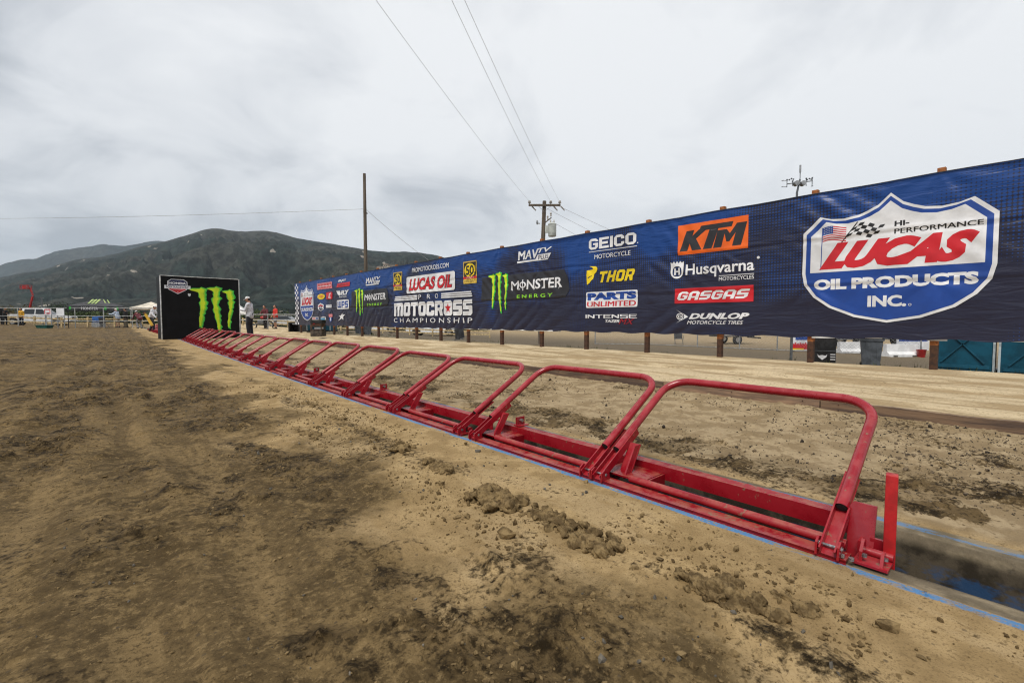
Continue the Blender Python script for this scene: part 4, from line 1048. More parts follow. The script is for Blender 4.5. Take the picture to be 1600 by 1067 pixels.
# ------------------------------------------------------------------ plank kerb behind the pad
rp=random.Random(3)
pl=[(-2.73,.27),(.28,1.68),(1.69,4.7),(4.71,7.7),(7.72,10.7),(10.72,13.7),(13.72,16.7)]
PN=['dark weathered plank edging the pad at the right, nearest the camera','short lighter weathered plank edging the pad beside the near dark plank','third weathered plank from the right edging the starting pad','fourth weathered plank from the right edging the starting pad','fifth weathered plank from the right edging the starting pad','sixth weathered plank from the right edging the starting pad','farthest weathered plank edging the starting pad']
for k,(a,c) in enumerate(pl):
    x=lambda y:2.64+.012*y+float(curve(np.array(y)))
    t=thing('plank',PN[k],'plank',(x((a+c)/2),(a+c)/2,.028),-math.atan2(x(c)-x(a),c-a),'planks edging the starting pad')
    b=MB(); L=c-a
    n=14; V=[];F=[]
    for i in range(n+1):
        y=-L/2+L*i/n; w=.003*math.sin(i*1.7+k); h=.004*math.sin(i*2.3+k*2)
        V+=[(-.021+w,y,-.10),(.021+w,y,-.10),(.021+w,y,.070+h),(-.021+w,y,.070+h)]
    for i in range(n):
        for j in range(4): F.append((i*4+j,i*4+(j+1)%4,(i+1)*4+(j+1)%4,(i+1)*4+j))
    F+=[(3,2,1,0),(n*4,n*4+1,n*4+2,n*4+3)]
    b.add(V,F); b.build('board',M['plank2'] if k==1 else M['plank'],t,40)
    for y in (-L/2+.12,0,L/2-.12):
        for z in (.0,.045):
            b=MB(); b.cyl((-.0255,y,z),(-.0215,y,z),.005,n=8); b.build('nail_head',M['rust'],t)

# ------------------------------------------------------------------ mud clumps and crumbs
def mud_material():
    m=bpy.data.materials.new('mud'); m.use_nodes=True; t=m.node_tree; b=t.nodes['Principled BSDF']
    co=N(t,'ShaderNodeTexCoord')
    n=N(t,'ShaderNodeTexNoise',i_Scale=26.0,i_Detail=7.0,i_Roughness=.65); lk(t,co.outputs['Object'],n.inputs['Vector'])
    r=N(t,'ShaderNodeValToRGB'); lk(t,n.outputs[0],r.inputs[0])
    r.color_ramp.elements[0].position=.42; r.color_ramp.elements[0].color=(.100,.067,.031,1)
    r.color_ramp.elements[1].position=.58; r.color_ramp.elements[1].color=(.240,.168,.080,1)
    lk(t,r.outputs[0],b.inputs['Base Color']); b.inputs['Roughness'].default_value=.85; b.inputs['Specular IOR Level'].default_value=.12
    n2=N(t,'ShaderNodeTexNoise',i_Scale=90.0,i_Detail=5.0,i_Roughness=.7); lk(t,co.outputs['Object'],n2.inputs['Vector'])
    bp=N(t,'ShaderNodeBump',i_Strength=.8,i_Distance=.008); lk(t,n2.outputs[0],bp.inputs['Height']); lk(t,bp.outputs[0],b.inputs['Normal'])
    return m
M['mud']=mud_material()
def lump_mesh(b,c,r,rr,sub=3):
    bm=bmesh.new(); bmesh.ops.create_icosphere(bm,subdivisions=sub,radius=1)
    P=np.array([v.co for v in bm.verts]); off=rr.uniform(0,50)
    d=1+.75*(fbm(P[:,0]*1.3+off,P[:,1]*1.3+P[:,2]*1.7,int(off),4)-.5)+.55*(fbm(P[:,0]*3.6+off,P[:,1]*3.6-P[:,2]*3.1,int(off)+3,3)-.5)
    # broken facets
    for _ in range(4):
        n=np.array([rr.gauss(0,1) for _ in range(3)]); n/=np.linalg.norm(n); k=rr.uniform(.55,.85); dt=P@n
        d=np.where(dt*d>k,np.minimum(d,k/np.maximum(dt,.05)),d)
    sx,sy,sz=r*rr.uniform(.8,1.3),r*rr.uniform(.8,1.2),r*rr.uniform(.5,.82); a=rr.uniform(0,6.28); cs,sn=math.cos(a),math.sin(a)
    Q=P*d[:,None]*np.array([sx,sy,sz]); Q=np.stack([Q[:,0]*cs-Q[:,1]*sn+c[0],Q[:,0]*sn+Q[:,1]*cs+c[1],Q[:,2]+c[2]],-1)
    b.add([tuple(q) for q in Q],[[v.index for v in f.verts] for f in bm.faces]); bm.free()
def clump(x,y,ly,lx,r,n,rr,seed):
    b=MB(); z0=gz(x,y)
    for i in range(n*4):
        q=abs(rr.gauss(0,.5)); px=x+rr.gauss(0,lx*.36); py=y+rr.gauss(0,ly*.42)
        rad=r*(.20+.62*rr.random()**1.8)*(1.1-.4*min(1,q))
        lump_mesh(b,(px,py,gz(px,py)+rad*rr.uniform(-.1,.75)),rad,rr,2)
    for f in np.linspace(-1,1,7): lump_mesh(b,(x+lx*.25*math.sin(f*4+seed),y+ly*.55*f,gz(x,y+ly*.55*f)-r*.25),max(lx*.42,r)*rr.uniform(.75,1.1)*(1-.35*abs(f)),rr,2)
    me=bpy.data.meshes.new('mud_clump'); me.from_pydata(b.v,[],b.f); o=bpy.data.objects.new('tmp',me); COL.objects.link(o)
    rm=o.modifiers.new('r','REMESH'); rm.mode='VOXEL'; rm.voxel_size=.0028 if y<1.2 else .0045
    dg=bpy.context.evaluated_depsgraph_get(); dg.update(); m2=bpy.data.meshes.new_from_object(o.evaluated_get(dg),depsgraph=dg)
    bpy.data.objects.remove(o); bpy.data.meshes.remove(me); m2.name='mud_clump'
    bm=bmesh.new(); bm.from_mesh(m2); seen=set(); best=[]
    for v in bm.verts:
        if v.index in seen: continue
        st=[v]; comp=[]; seen.add(v.index)
        while st:
            w=st.pop(); comp.append(w)
            for e in w.link_edges:
                u=e.other_vert(w)
                if u.index not in seen: seen.add(u.index); st.append(u)
        if len(comp)>len(best): best=comp
    keep=set(v.index for v in best); bmesh.ops.delete(bm,geom=[v for v in bm.verts if v.index not in keep],context='VERTS')
    bm.normal_update()
    P=np.array([v.co for v in bm.verts]); Nn=np.array([v.normal for v in bm.verts])
    q=P[:,0]+.7*P[:,2]; w=P[:,1]-.6*P[:,2]
    d=.017*(fbm(q*42,w*42,seed+3,3)-.5)+.011*(fbm(q*130,w*130,seed+5,2)-.5)+.006*np.minimum(0,fbm(q*75+4,w*75,seed+8,3)-.46)*3
    P=P+Nn*d[:,None]
    for v,p in zip(bm.verts,P): v.co=p
    bm.to_mesh(m2); bm.free()
    m2.materials.clear(); m2.materials.append(M['mud']); m2.polygons.foreach_set('use_smooth',[True]*len(m2.polygons))
    return link(bpy.data.objects.new('mud_clump',m2))
CL=[(-.49,.60,.17,.10,.052,26,'largest mud clump, a tall crumbly heap in front of the second gate'),
    (-.47,.33,.16,.07,.030,26,'flat trail of mud lumps just right of the largest heap'),
    (-.485,.12,.14,.075,.036,26,'long crumbly mud clump in front of the nearest gate'),
    (-.45,-.30,.18,.08,.034,26,'mud clump lying low right near the edge of the photo'),
    (-.33,-.47,.08,.05,.024,8,'small mud clump beside the blue line near the end of the gates'),
    (-.48,1.05,.12,.07,.030,16,'mud clump left of the largest heap'),
    (-.45,1.48,.13,.07,.030,14,'mud clump in front of the third gate'),
    (-.43,1.95,.16,.06,.026,14,'mud clump in front of the fourth gate'),
    (-.43,2.57,.18,.07,.028,14,'mud clump in front of the fifth gate'),
    (-.72,2.2,.20,.10,.030,12,'mud clump out on the track left of the clod row'),
    (-.40,3.3,.22,.08,.026,12,'farther mud clump beside the gate row'),
    (-.42,4.4,.25,.09,.026,12,'farthest mud clump beside the gate row')]
for k,(x,y,ly,lx,r,n,lab) in enumerate(CL):
    rr=random.Random(100+k); g=gz(x,y)
    o=clump(x,y,ly,lx,r,n,rr,k)
    tag(o,lab,'mud clump','mud clumps along the gate row')
def crumbs(name,material,n,region,size,seed):
    rr=np.random.RandomState(seed)
    base=bmesh.new(); bmesh.ops.create_icosphere(base,subdivisions=1,radius=1)
    BP=np.array([v.co for v in base.verts]); BF_=np.array([[v.index for v in f.verts] for f in base.faces]); base.free()
    x=rr.uniform(region[0],region[1],n*3); y=region[2]+(region[3]-region[2])*rr.rand(n*3)**1.7
    keep=(fbm(x*3.1,y*2.4,seed,5)*1.3+.6*(fbm(x*.95+3,y*.55,11,5)-.5)+rr.rand(n*3)*.30)>.80
    if seed==3: keep=rr.rand(n*3)<.05+.95*np.clip(ground_fields(x-curve(y),y)[1],0,1)**1.3*np.clip(1.6*fbm(x*5,y*4,3,3)-.3,0,1)
    x=x[keep][:n]; y=y[keep][:n]
    xg=x-curve(y); ok=(xg<-.06)|((xg>.52)&(xg<2.55)); x=x[ok]; y=y[ok]
    z=ground_fields(x-curve(y),y)[0]
    r=size*np.exp(rr.randn(len(x))*.55)
    Q=BP[None]*(1+.35*rr.randn(len(x),len(BP),1).clip(-1.5,1.5))*r[:,None,None]*rr.uniform(.55,1.25,(len(x),1,3))
    Q=Q+np.stack([x,y,z+r*.35],-1)[:,None,:]
    F=(BF_[None]+(np.arange(len(x))*len(BP))[:,None,None]).reshape(-1,3)
    me=bpy.data.meshes.new(name); me.from_pydata(Q.reshape(-1,3).tolist(),[],F.tolist()); me.materials.append(material)
    return tag(link(bpy.data.objects.new(name,me)),'loose crumbs of dry mud scattered over the track and pad' if 'crumb' in name else 'small grey and pale pebbles scattered over the dirt','crumbs' if 'crumb' in name else 'pebbles',None,'stuff')
crumbs('mud_crumbs',M['mud'],14000,(-2.3,-.06,-.9,5.5),.0027,3)
crumbs('pad_crumbs',mat('dark_crumb',(.10,.072,.042),.85,var=.4,vs=30),7500,(.5,2.58,-.9,9.0),.0027,4)
crumbs('mud_crumbs',M['mud'],2600,(-.80,-.16,-.9,5.0),.0032,9)
crumbs('pebbles',mat('pebble',(.17,.15,.12),.8,var=.4,vs=2.0,col2=(.085,.075,.06),spec=.15),260,(-1.9,-.06,-.9,4.0),.0034,6)

# ------------------------------------------------------------------ black box between the two rows
t=thing('start_box','tall black box with green claw marks standing between the two gate rows','box',(-.29,20.62,0),.07)
W,H,Dp=2.60,2.40,1.0
b=MB(); b.box((W/2,Dp/2,H/2),(W-.02,Dp-.02,H-.02),mi=0); b.build('panel',M['black'],t)
b=MB()
for x in (0,W): b.box((x,.02,H/2+.0),(.034,.05,H),bev=.010)
b.box((W/2,.02,H),(W-.04,.05,.026))
b.build('edge_frame',M['whiteedge'],t)
def boxfn(a,z,l): return (a,-.0-l+.010,z),(0,-1,0)
pr=Print()
cm=lambda l:[(.90+a*1.52,.10+bb*1.98) for a,bb in l]
CB=[claw(.27,-.02,.97,.14,.165,3,.06),claw(.60,.36,1.0,.04,.175,4,-.06),claw(.90,.70,.95,.12,.135,5,.06)]
pr.loops([cm(l) for l in CB[:1]],'green',1).loops([cm(l) for l in CB[1:2]],'green',1).loops([cm(l) for l in CB[2:]],'green',1)
mids=[[(a-.010,z) for a,z in claw(.27,.0,.962,.16,.128,3,.06)],[(a-.010,z) for a,z in claw(.60,.38,.992,.06,.135,4,-.06)],[(a-.008,z) for a,z in claw(.90,.72,.942,.14,.102,5,.06)]]
inns=[[(a-.020,z) for a,z in claw(.27,.02,.950,.19,.085,3,.06)],[(a-.020,z) for a,z in claw(.60,.40,.980,.09,.090,4,-.06)],[(a-.015,z) for a,z in claw(.90,.74,.930,.17,.066,5,.06)]]
for l in mids: pr.loops([cm(l)],'midgreen',2)
for l in inns: pr.loops([cm(l)],'lime',3)
pr.build('claw_logo',boxfn,t,None,.006,.0025)
pr=Print()
X=lambda l:[(.12+a*.80,1.72+bb*.56) for a,bb in l]
pr.loops([X([(.12,.55),(.12,.85),(.26,1.0),(.76,1.0),(.90,.85),(.90,.55)])],'white',0).loops([X([(.15,.57),(.15,.83),(.28,.965),(.74,.965),(.87,.83),(.87,.57)])],'navy',1)
pr.text('HONDA',.25,.80,2.085,2.175,ink='white',lvl=2,bold=.05)
pr.loops([X([(0,.36),(1.02,.36),(1.02,.58),(0,.58)])],'white',2).text('FOX RACEWAY',.17,.88,1.945,2.025,ink='navy',lvl=3,bold=.02)
pr.loops([X([(.15,.36),(.87,.36),(.87,.30),(.51,0),(.15,.30)])],'white',1).loops([X([(.185,.36),(.835,.36),(.835,.31),(.51,.05),(.185,.31)])],'red',2)
pr.text('NATIONAL',.33,.72,1.865,1.91,ink='pink',lvl=3,bold=.02).loops([star(.53,1.80,.022)],'white',3)
pr.loops([[(.84,1.73),(.86,1.76),(.89,1.745),(.92,1.76),(.94,1.73),(.925,1.67),(.89,1.64),(.855,1.67)]],'white',1)
pr.build('race_shield_logo',boxfn,t,None,.006,.0025)

# ------------------------------------------------------------------ poles, wires, mast
def wire(name,a,c,sag,r,label,group=None):
    a=Vector(a);c=Vector(c); b=MB()
    b.tube([a.lerp(c,k/24)-Vector((0,0,sag*4*(k/24)*(1-k/24))) for k in range(25)],r,6); o=b.build(name,M['wire'],None,60)
    return tag(o,label,'power line',group)
pA=at(573,28,-1.0)
t=thing('utility_pole','tall bare wooden pole standing alone behind the banner','utility pole',pA)
b=MB(); b.tube([(0,0,0),(0,0,5),(0,0,10.55)],.12,12,rad=[.13,.11,.085]); b.build('pole_shaft',M['pole'],t)
b=MB(); b.tube([(.10,0,8.2),(.16,0,8.2)],.04,8); b.cyl((-.12,0,8.25),(.12,0,8.25),.02,n=8); b.build('clamp',M['galv'],t)
zA=.742+(499.7-329)/CAM_F*28
wire('power_line',at(572,28,zA),at(-700,52,14.0),1.15,.011,'single wire crossing the left sky from the bare pole')
wire('power_line',at(574,28,zA),at(760,31,2.3),.35,.010,'wire dropping right from the bare pole to the banner')
pB=at(846,32,-1.0)
t=thing('utility_pole','wooden utility pole with crossarm and grey transformer above the banner','utility pole',pB,-CAM_YAW)
ztop=.742+(499.7-317)/CAM_F*32+1.0; za=ztop-.32
b=MB(); b.tube([(-.06,0,0),(.02,0,5),(.18,0,ztop)],.15,12,rad=[.19,.17,.13]); b.build('pole_shaft',M['pole'],t)
b=MB(); b.box((.18,-.16,za),(2.2,.12,.13)); b.build('crossarm',M['pole'],t)
b=MB()
b.bar((-.25,-.15,za-.05),(.15,-.15,za-.45),.03,.02); b.bar((.62,-.15,za-.05),(.20,-.15,za-.45),.03,.02); b.build('brace',M['galv'],t)
def insulator(x,z,y=-.16):
    b=MB(); b.lathe([(.02,0),(.03,.05),(.10,.08),(.11,.12),(.07,.14),(.095,.18),(.08,.24),(.03,.27)],(x,y,z),10); b.build('insulator',M['insul'],t)
for x in (-.86,.60,1.22): insulator(x,za+.06)
for x in (-.55,.95,1.45):
    b=MB(); b.cyl((x-.12,-.1,za-.08),(x+.15,.25,za-.26),.05,.035,8); b.build('strain_insulator',M['insul'],t)
b=MB()
b.lathe([(.02,-.42),(.26,-.42),(.28,-.38),(.28,.36),(.30,.38),(.30,.42),(.20,.50),(.03,.52)],(.72,-.1,ztop-2.02),16); b.box((.36,-.08,ztop-1.95),(.28,.1,.5)); tr=b.build('transformer',M['transf'],t)
for x in (.60,.84):
    b=MB(); b.lathe([(.04,0),(.06,.06),(.04,.1),(.06,.14),(.03,.26)],(x,-.1,ztop-1.56),8); b.build('bushing',M['insul'],tr)
b=MB(); b.bar((.15,-.1,ztop-1.55),(.66,-.1,ztop-1.15),.07,.07); b.build('cutout_arm',M['pole'],t)
for x,z in ((.40,ztop-1.30),(.62,ztop-1.08)):
    b=MB(); b.lathe([(.03,0),(.07,.05),(.04,.12),(.07,.2),(.03,.3)],(x,-.1,z),8); b.build('fuse_cutout',M['insul'],t)
b=MB(); b.box((-.22,-.1,ztop-1.55),(.2,.06,.06)); b.lathe([(.05,-.12),(.08,0),(.05,.16)],(-.32,-.1,ztop-1.5),8); b.build('bracket',M['galv'],t)
zi=za-1.0+.30
for k,(u0,dx) in enumerate(((-.86,-.218),(.60,-.20),(1.22,-.215))):
    p=pB+Vector((ca*u0,-sa*u0,0)); p.z=zi
    D=-14; X=((846-800)/CAM_F*32+u0)+dx*(32-D)
    q=Vector((CX+X*ca+D*sa,CY-X*sa+D*ca,zi+.6))
    wire('power_line',p,q,.75,.0052,('left','middle','right')[k]+' of three overhead wires climbing from the crossarm pole','overhead wires from the crossarm pole')
for k,(u0,z0,u1,z1) in enumerate(((-.2,zi-.2,1150,4.2),(.9,zi-.2,1210,4.2),(.4,zi-1.2,1130,2.6))):
    p=pB+Vector((ca*u0,-sa*u0,0)); p.z=z0
    wire('power_line',p,at(u1,62,z1),.5,.010,('upper','middle','lower')[k]+' thin wire running right behind the banner from the crossarm pole','thin wires behind the banner')
pM=at(1240,14,-1.0)
t=thing('antenna_mast','thin grey antenna mast with crossarm and small sensors above the banner','antenna',pM,-CAM_YAW)
zc=.742+(499.7-289)/CAM_F*14+1.0
b=MB(); b.tube([(-.06,0,0),(-.02,0,zc-.3),(.06,0,zc+.10)],.03,10,rad=[.04,.03,.024]); b.tube([(.06,0,zc),(.06,0,zc+.36)],.012,8); b.build('mast',M['steelgrey'],t)
b=MB(); b.tube([(.06,0,zc+.30),(.06,0,zc+.52)],.026,10); b.build('whip_antenna',M['galv'],t)
b=MB(); b.tube([(-.33,0,zc-.04),(.44,0,zc+.05)],.014,8); b.build('crossarm',M['steelgrey'],t)
for x,a,c in ((-.33,-.14,.08),(.43,-.12,.14),(-.16,-.10,.04),(.25,-.10,.12)):
    b=MB(); b.tube([(x,0,zc+a),(x,0,zc+c)],.011,8); b.box((x,0,zc+c),(.035,.03,.04)); b.build('sensor_rod',M['steelgrey'],t)
for x,z in ((-.33,.06),(-.33,-.12),(.43,-.1)):
    b=MB(); b.tube([(x,0,zc+z),(x-.16 if x<0 else x+.0,0,zc+z-.01)],.008,6); b.tube([(x-.14 if x<0 else x,-.05,zc+z),(x-.14 if x<0 else x,.05,zc+z)],.006,6); b.build('vane',M['galv'],t)
for x in (-.20,.34):
    for k in range(3):
        a=2.1*k; b=MB(); b.ball((x+.06*math.cos(a),.06*math.sin(a),zc+.10),.028,1); b.build('wind_cup',M['steelgrey'],t)
for x in (-.05,.15):
    b=MB(); b.cyl((x,-.06,zc-.02),(x,.06,zc-.03),.075,n=14); b.build('horn',M['galv'],t)

# ------------------------------------------------------------------ vehicles
def wheel(root,x,y,r,w):
    b=MB(); pf=[(r*.55,-w/2),(r*.92,-w/2),(r,-w*.32),(r,w*.32),(r*.92,w/2),(r*.55,w/2)]
    V=[];F=[];n=22
    for rr_,h in pf:
        for k in range(n):
            a=2*math.pi*k/n; V.append((x+rr_*math.cos(a),y+h,r+rr_*math.sin(a)))
    m=len(pf)
    for i in range(m):
        for k in range(n): F.append((i*n+k,i*n+(k+1)%n,((i+1)%m)*n+(k+1)%n,((i+1)%m)*n+k))
    b.add(V,F); wh=b.build('wheel',M['rubber'],root,40)
    b=MB(); b.cyl((x,y-w*.40,r),(x,y+w*.40,r),r*.56,n=18); b.cyl((x,y-w*.46,r),(x,y+w*.46,r),r*.18,n=10); b.build('rim',M['chrome'],wh)
def make_pickup(label):
    """crew cab pickup, nose towards local +x, centred"""
    t=thing('pickup_truck',label,'pickup truck')
    hw=.95
    def side(pts,hw_,mi=0):
        b.prism(pts,lambda a,z,h:(a,h,z),-hw_,hw_,mi)
    b=MB()
    # lower body outline with wheel arches
    def arch(cx,r): return [(cx+r*math.cos(a),.40+r*math.sin(a)) for a in np.linspace(math.pi,0,9)]
    low=[(-2.9,.55),(-2.85,.45)]+arch(-1.75,.50)+arch(1.85,.50)+[(2.75,.42),(2.85,.55),(2.85,.88),(2.72,1.04),(1.25,1.13),(-.95,1.13),(-.97,1.20),(-2.9,1.20)]
    bm=bmesh.new(); vs=[bm.verts.new((a,-hw,z)) for a,z in low]; f=bm.faces.new(vs); r_=bmesh.ops.extrude_face_region(bm,geom=[f])
    for v in [g for g in r_['geom'] if isinstance(g,bmesh.types.BMVert)]: v.co.y=hw
    bmesh.ops.recalc_face_normals(bm,faces=bm.faces[:]); bmesh.ops.triangulate(bm,faces=[f for f in bm.faces if len(f.verts)>4]); b.bm(bm); bm.free()
    b.build('body',M['whitepaint'],t)
    b=MB()
    ca_=[(-1.0,1.13),(1.30,1.13),(.62,1.80),(.30,1.86),(-.80,1.86),(-.98,1.80)]
    V=[]
    for y,ins in ((-1,0),(1,0)):
        for a,z in ca_: V.append((a,y*(hw-.02-.20*max(0,(z-1.13)/.73)),z))
    n=len(ca_); b.add(V,[tuple(range(n)),tuple(range(2*n-1,n-1,-1))]+[(i,i+n,(i+1)%n+n,(i+1)%n) for i in range(n)]); b.build('cab',M['whitepaint'],t)
    for y in (-1,1):
        for x0,x1,tx0,tx1 in ((-.86,-.02,-.80,-.02),(.06,1.06,.06,.56)):
            z0,z1=1.20,1.74
            yy=lambda z:y*(hw-.015-.20*(z-1.13)/.73)
            b=MB(); o=y*.010
            b.add([(x0,yy(z0)+o,z0),(x1,yy(z0)+o,z0),(tx1,yy(z1)+o,z1),(tx0,yy(z1)+o,z1),(x0,yy(z0)-o,z0),(x1,yy(z0)-o,z0),(tx1,yy(z1)-o,z1),(tx0,yy(z1)-o,z1)],[(0,1,2,3),(7,6,5,4),(0,4,5,1),(1,5,6,2),(2,6,7,3),(3,7,4,0)]); b.build('side_window',M['glass'],t)
        for x in (.02,-.88):
            b=MB(); b.box((x+.12,y*(hw+.012),1.02),(.16,.024,.035)); b.build('door_handle',M['chrome'],t)
        b=MB(); b.box((1.02,y*(hw+.09),1.24),(.12,.18,.18),bev=.02); b.build('mirror',M['blackplastic'],t)
        b=MB(); b.box((2.80,y*.74,.84),(.12,.36,.16),bev=.02); b.build('headlight',M['lampclear'],t)
        b=MB(); b.box((-2.895,y*.84,.95),(.03,.16,.34)); b.build('tail_light',M['lampred'],t)
    b=MB(); b.add([(1.265,-.70,1.19),(1.265,.70,1.19),(.66,.60,1.785),(.66,-.60,1.785),(1.29,-.70,1.19),(1.29,.70,1.19),(.685,.60,1.785),(.685,-.60,1.785)],[(3,2,1,0),(4,5,6,7),(0,1,5,4),(1,2,6,5),(2,3,7,6),(3,0,4,7)]); b.build('windscreen',M['glass'],t)
    b=MB(); b.box((2.87,0,.52),(.14,1.8,.18),bev=.03); b.build('bumper',M['chrome'],t)
    b=MB(); b.box((-2.95,0,.58),(.14,1.8,.16),bev=.03); b.build('bumper',M['chrome'],t)
    b=MB(); b.box((2.845,0,.84),(.05,1.1,.22)); b.build('grille',M['blackplastic'],t)
    b=MB(); b.box((-1.95,0,1.203),(1.75,1.6,.006)); b.build('bed_liner',M['blackplastic'],t)
    for x in (-1.75,1.85):
        for y in (-1,1): wheel(t,x,y*.82,.40,.26)
    return t
tr=make_pickup('long white pickup truck parked behind the left pipe fence')
tr.location=at(62,49,.14); tr.rotation_euler=(0,0,-CAM_YAW+.45)
dup(tr,gat(588,52),-CAM_YAW+.05,'white pickup truck seen under the banner below the small far logos')
dup(tr,gat(678,51),-CAM_YAW-.05,'white pickup truck seen under the banner below the series logo')
def make_car(label):
    t=thing('parked_car',label,'car')
    b=MB(); V=[]
    pf=[(-2.2,.35,.75),(-2.25,.65,.85),(-2.1,.92,.82),(-1.2,.98,.84),(1.1,.95,.84),(2.0,.78,.80),(2.2,.55,.75),(2.15,.32,.72)]
    for a,z,w in pf: V+=[(a,-w,z),(a,w,z)]
    n=len(pf); b.add(V,[(2*i,2*i+1,(2*i+3)%(2*n),(2*i+2)%(2*n)) for i in range(n)]+[tuple(range(0,2*n,2)),tuple(range(2*n-1,0,-2))]); b.build('body',M['whitepaint'],t)
    b=MB(); b.add([(-1.7,-.75,.97),(-1.7,.75,.97),(-1.1,.6,1.42),(-1.1,-.6,1.42),(.4,.6,1.42),(.4,-.6,1.42),(1.15,.75,.95),(1.15,-.75,.95)],[(0,1,2,3),(3,2,4,5),(5,4,6,7),(1,6,4,2),(0,3,5,7),(0,7,6,1)]); b.build('cabin_glass',M['glass'],t)
    b=MB(); b.box((-.35,0,1.435),(1.55,1.22,.03)); b.build('roof',M['whitepaint'],t)
    for x in (-1.35,1.4):
        for y in (-1,1): wheel(t,x,y*.76,.32,.2)
    for y in (-1,1):
        b=MB(); b.box((2.12,y*.6,.66),(.1,.3,.12)); b.build('headlight',M['lampclear'],t)
    return t
cr=make_car('white car parked behind the black tent'); cr.location=gat(126,95); cr.rotation_euler=(0,0,-CAM_YAW)
dup(cr,gat(206,84),-CAM_YAW+.3,'white car parked behind the two men leaning at the fence')
dup(cr,gat(447,58),-CAM_YAW,'white car parked behind the fence left of the banner')

# ------------------------------------------------------------------ fences
def pipe_fence(u0,u1,D0,D1,n,zr,label,zb=0.02,r=.027,m='pipe'):
    t=thing('pipe_fence',label,'fence',at(u0,D0,zb))
    o=at(u0,D0,zb); P=[]
    for k in range(n+1):
        f=k/n; D=D0+(D1-D0)*f; u=u0+(u1-u0)*f; p=at(u,D,zb)-o; P.append(p)
        b=MB(); b.cyl(p-Vector((0,0,.3)),p+Vector((0,0,zr[-1]+.05)),r*1.15,n=8); b.build('fence_post',M[m],t)
    for z in zr:
        b=MB(); b.tube([p+Vector((0,0,z)) for p in P],r*.8,8); b.build('rail',M[m],t)
    return t
pipe_fence(-60,252,38,39.5,7,(.62,1.05,1.72),'white pipe fence with tall top rail along the left background')
pipe_fence(376,462,31,31,2,(.72,1.08),'grey pipe fence between the black box and the banner',m='galv')
def wire_net(root,P,h,step=.11):
    b=MB()
    for a,c in zip(P[:-1],P[1:]):
        L=(c-a).length; d=(c-a)/L; n=int((L+h)/step)
        for k in range(n):
            s0=k*step
            for sg in (1,-1):
                s=s0-h if sg==1 else s0
                p0,p1=(s,0),(s+h*sg if sg==-1 else s+h,h)
                if sg==-1: p1=(s0-h,h)
                pts=[p0,p1]
                t0,t1=0.,1.
                dx=p1[0]-p0[0]
                for lim,gt in ((0,True),(L,False)):
                    for _ in (0,):
                        if dx==0: continue
                        q=(lim-p0[0])/dx
                        if (gt and dx>0) or (not gt and dx<0): t0=max(t0,q)
                        else: t1=min(t1,q)
                if t1-t0<.02: continue
                A=a+d*(p0[0]+dx*t0)+Vector((0,0,h*t0+.05)); B_=a+d*(p0[0]+dx*t1)+Vector((0,0,h*t1+.05))
                b.tube([A,B_],.0035,3,cap=False)
    b.build('wire_mesh',M['galv'],root,60)
t=thing('chain_link_fence','chain link fence on grey posts in the gravel lot behind the banner','fence',at(930,33,-1.0))
o=at(930,33,-1.0); P=[]
for u,D in ((930,33),(1013,32),(1090,29.5),(1156,27.5),(1215,26),(1300,24),(1440,22)):
    p=at(u,D,gz(*at(u,D)[:2]))-o; P.append(p); b=MB(); b.cyl(p-Vector((0,0,.2)),p+Vector((0,0,1.25)),.035,n=8); b.build('fence_post',M['galv'],t)
for z in (.05,1.2):
    b=MB(); b.tube([p+Vector((0,0,z)) for p in P],.02,6); b.build('rail',M['galv'],t)
wire_net(t,P,1.12,.16)
def rail_fence(pts,label,h=.85):
    o=at(*pts[0]); o.z=gz(o.x,o.y)
    t=thing('rail_fence',label,'fence',o); P=[]
    for u,D in pts:
        p=at(u,D); p.z=gz(p.x,p.y); P.append(p-o)
        b=MB(); q=P[-1]; b.box(q+Vector((0,0,h/2)),(.13,.13,h+.1),(0,0,-CAM_YAW)); b.build('fence_post',M['fencewood'],t)
    for z in (h*.42,h*.85):
        for a,c in zip(P[:-1],P[1:]):
            b=MB(); b.bar(a+Vector((0,0,z)),c+Vector((0,0,z)),.05,.14); b.build('rail',M['fencewood'],t)
    return t
rail_fence([(u,44) for u in (-40,14,55,97,138,180,222,264)],'pale wooden rail fence in front of the white pickup at left',.92)
rail_fence([(450,52),(505,51),(533,50),(566,49),(598,48),(640,47),(676,46.5),(720,46),(765,45)],'pale wooden rail fence seen under the far half of the banner',.75)
rail_fence([(380,50),(420,50),(470,51)],'short pale rail fence behind the men left of the banner',.8)

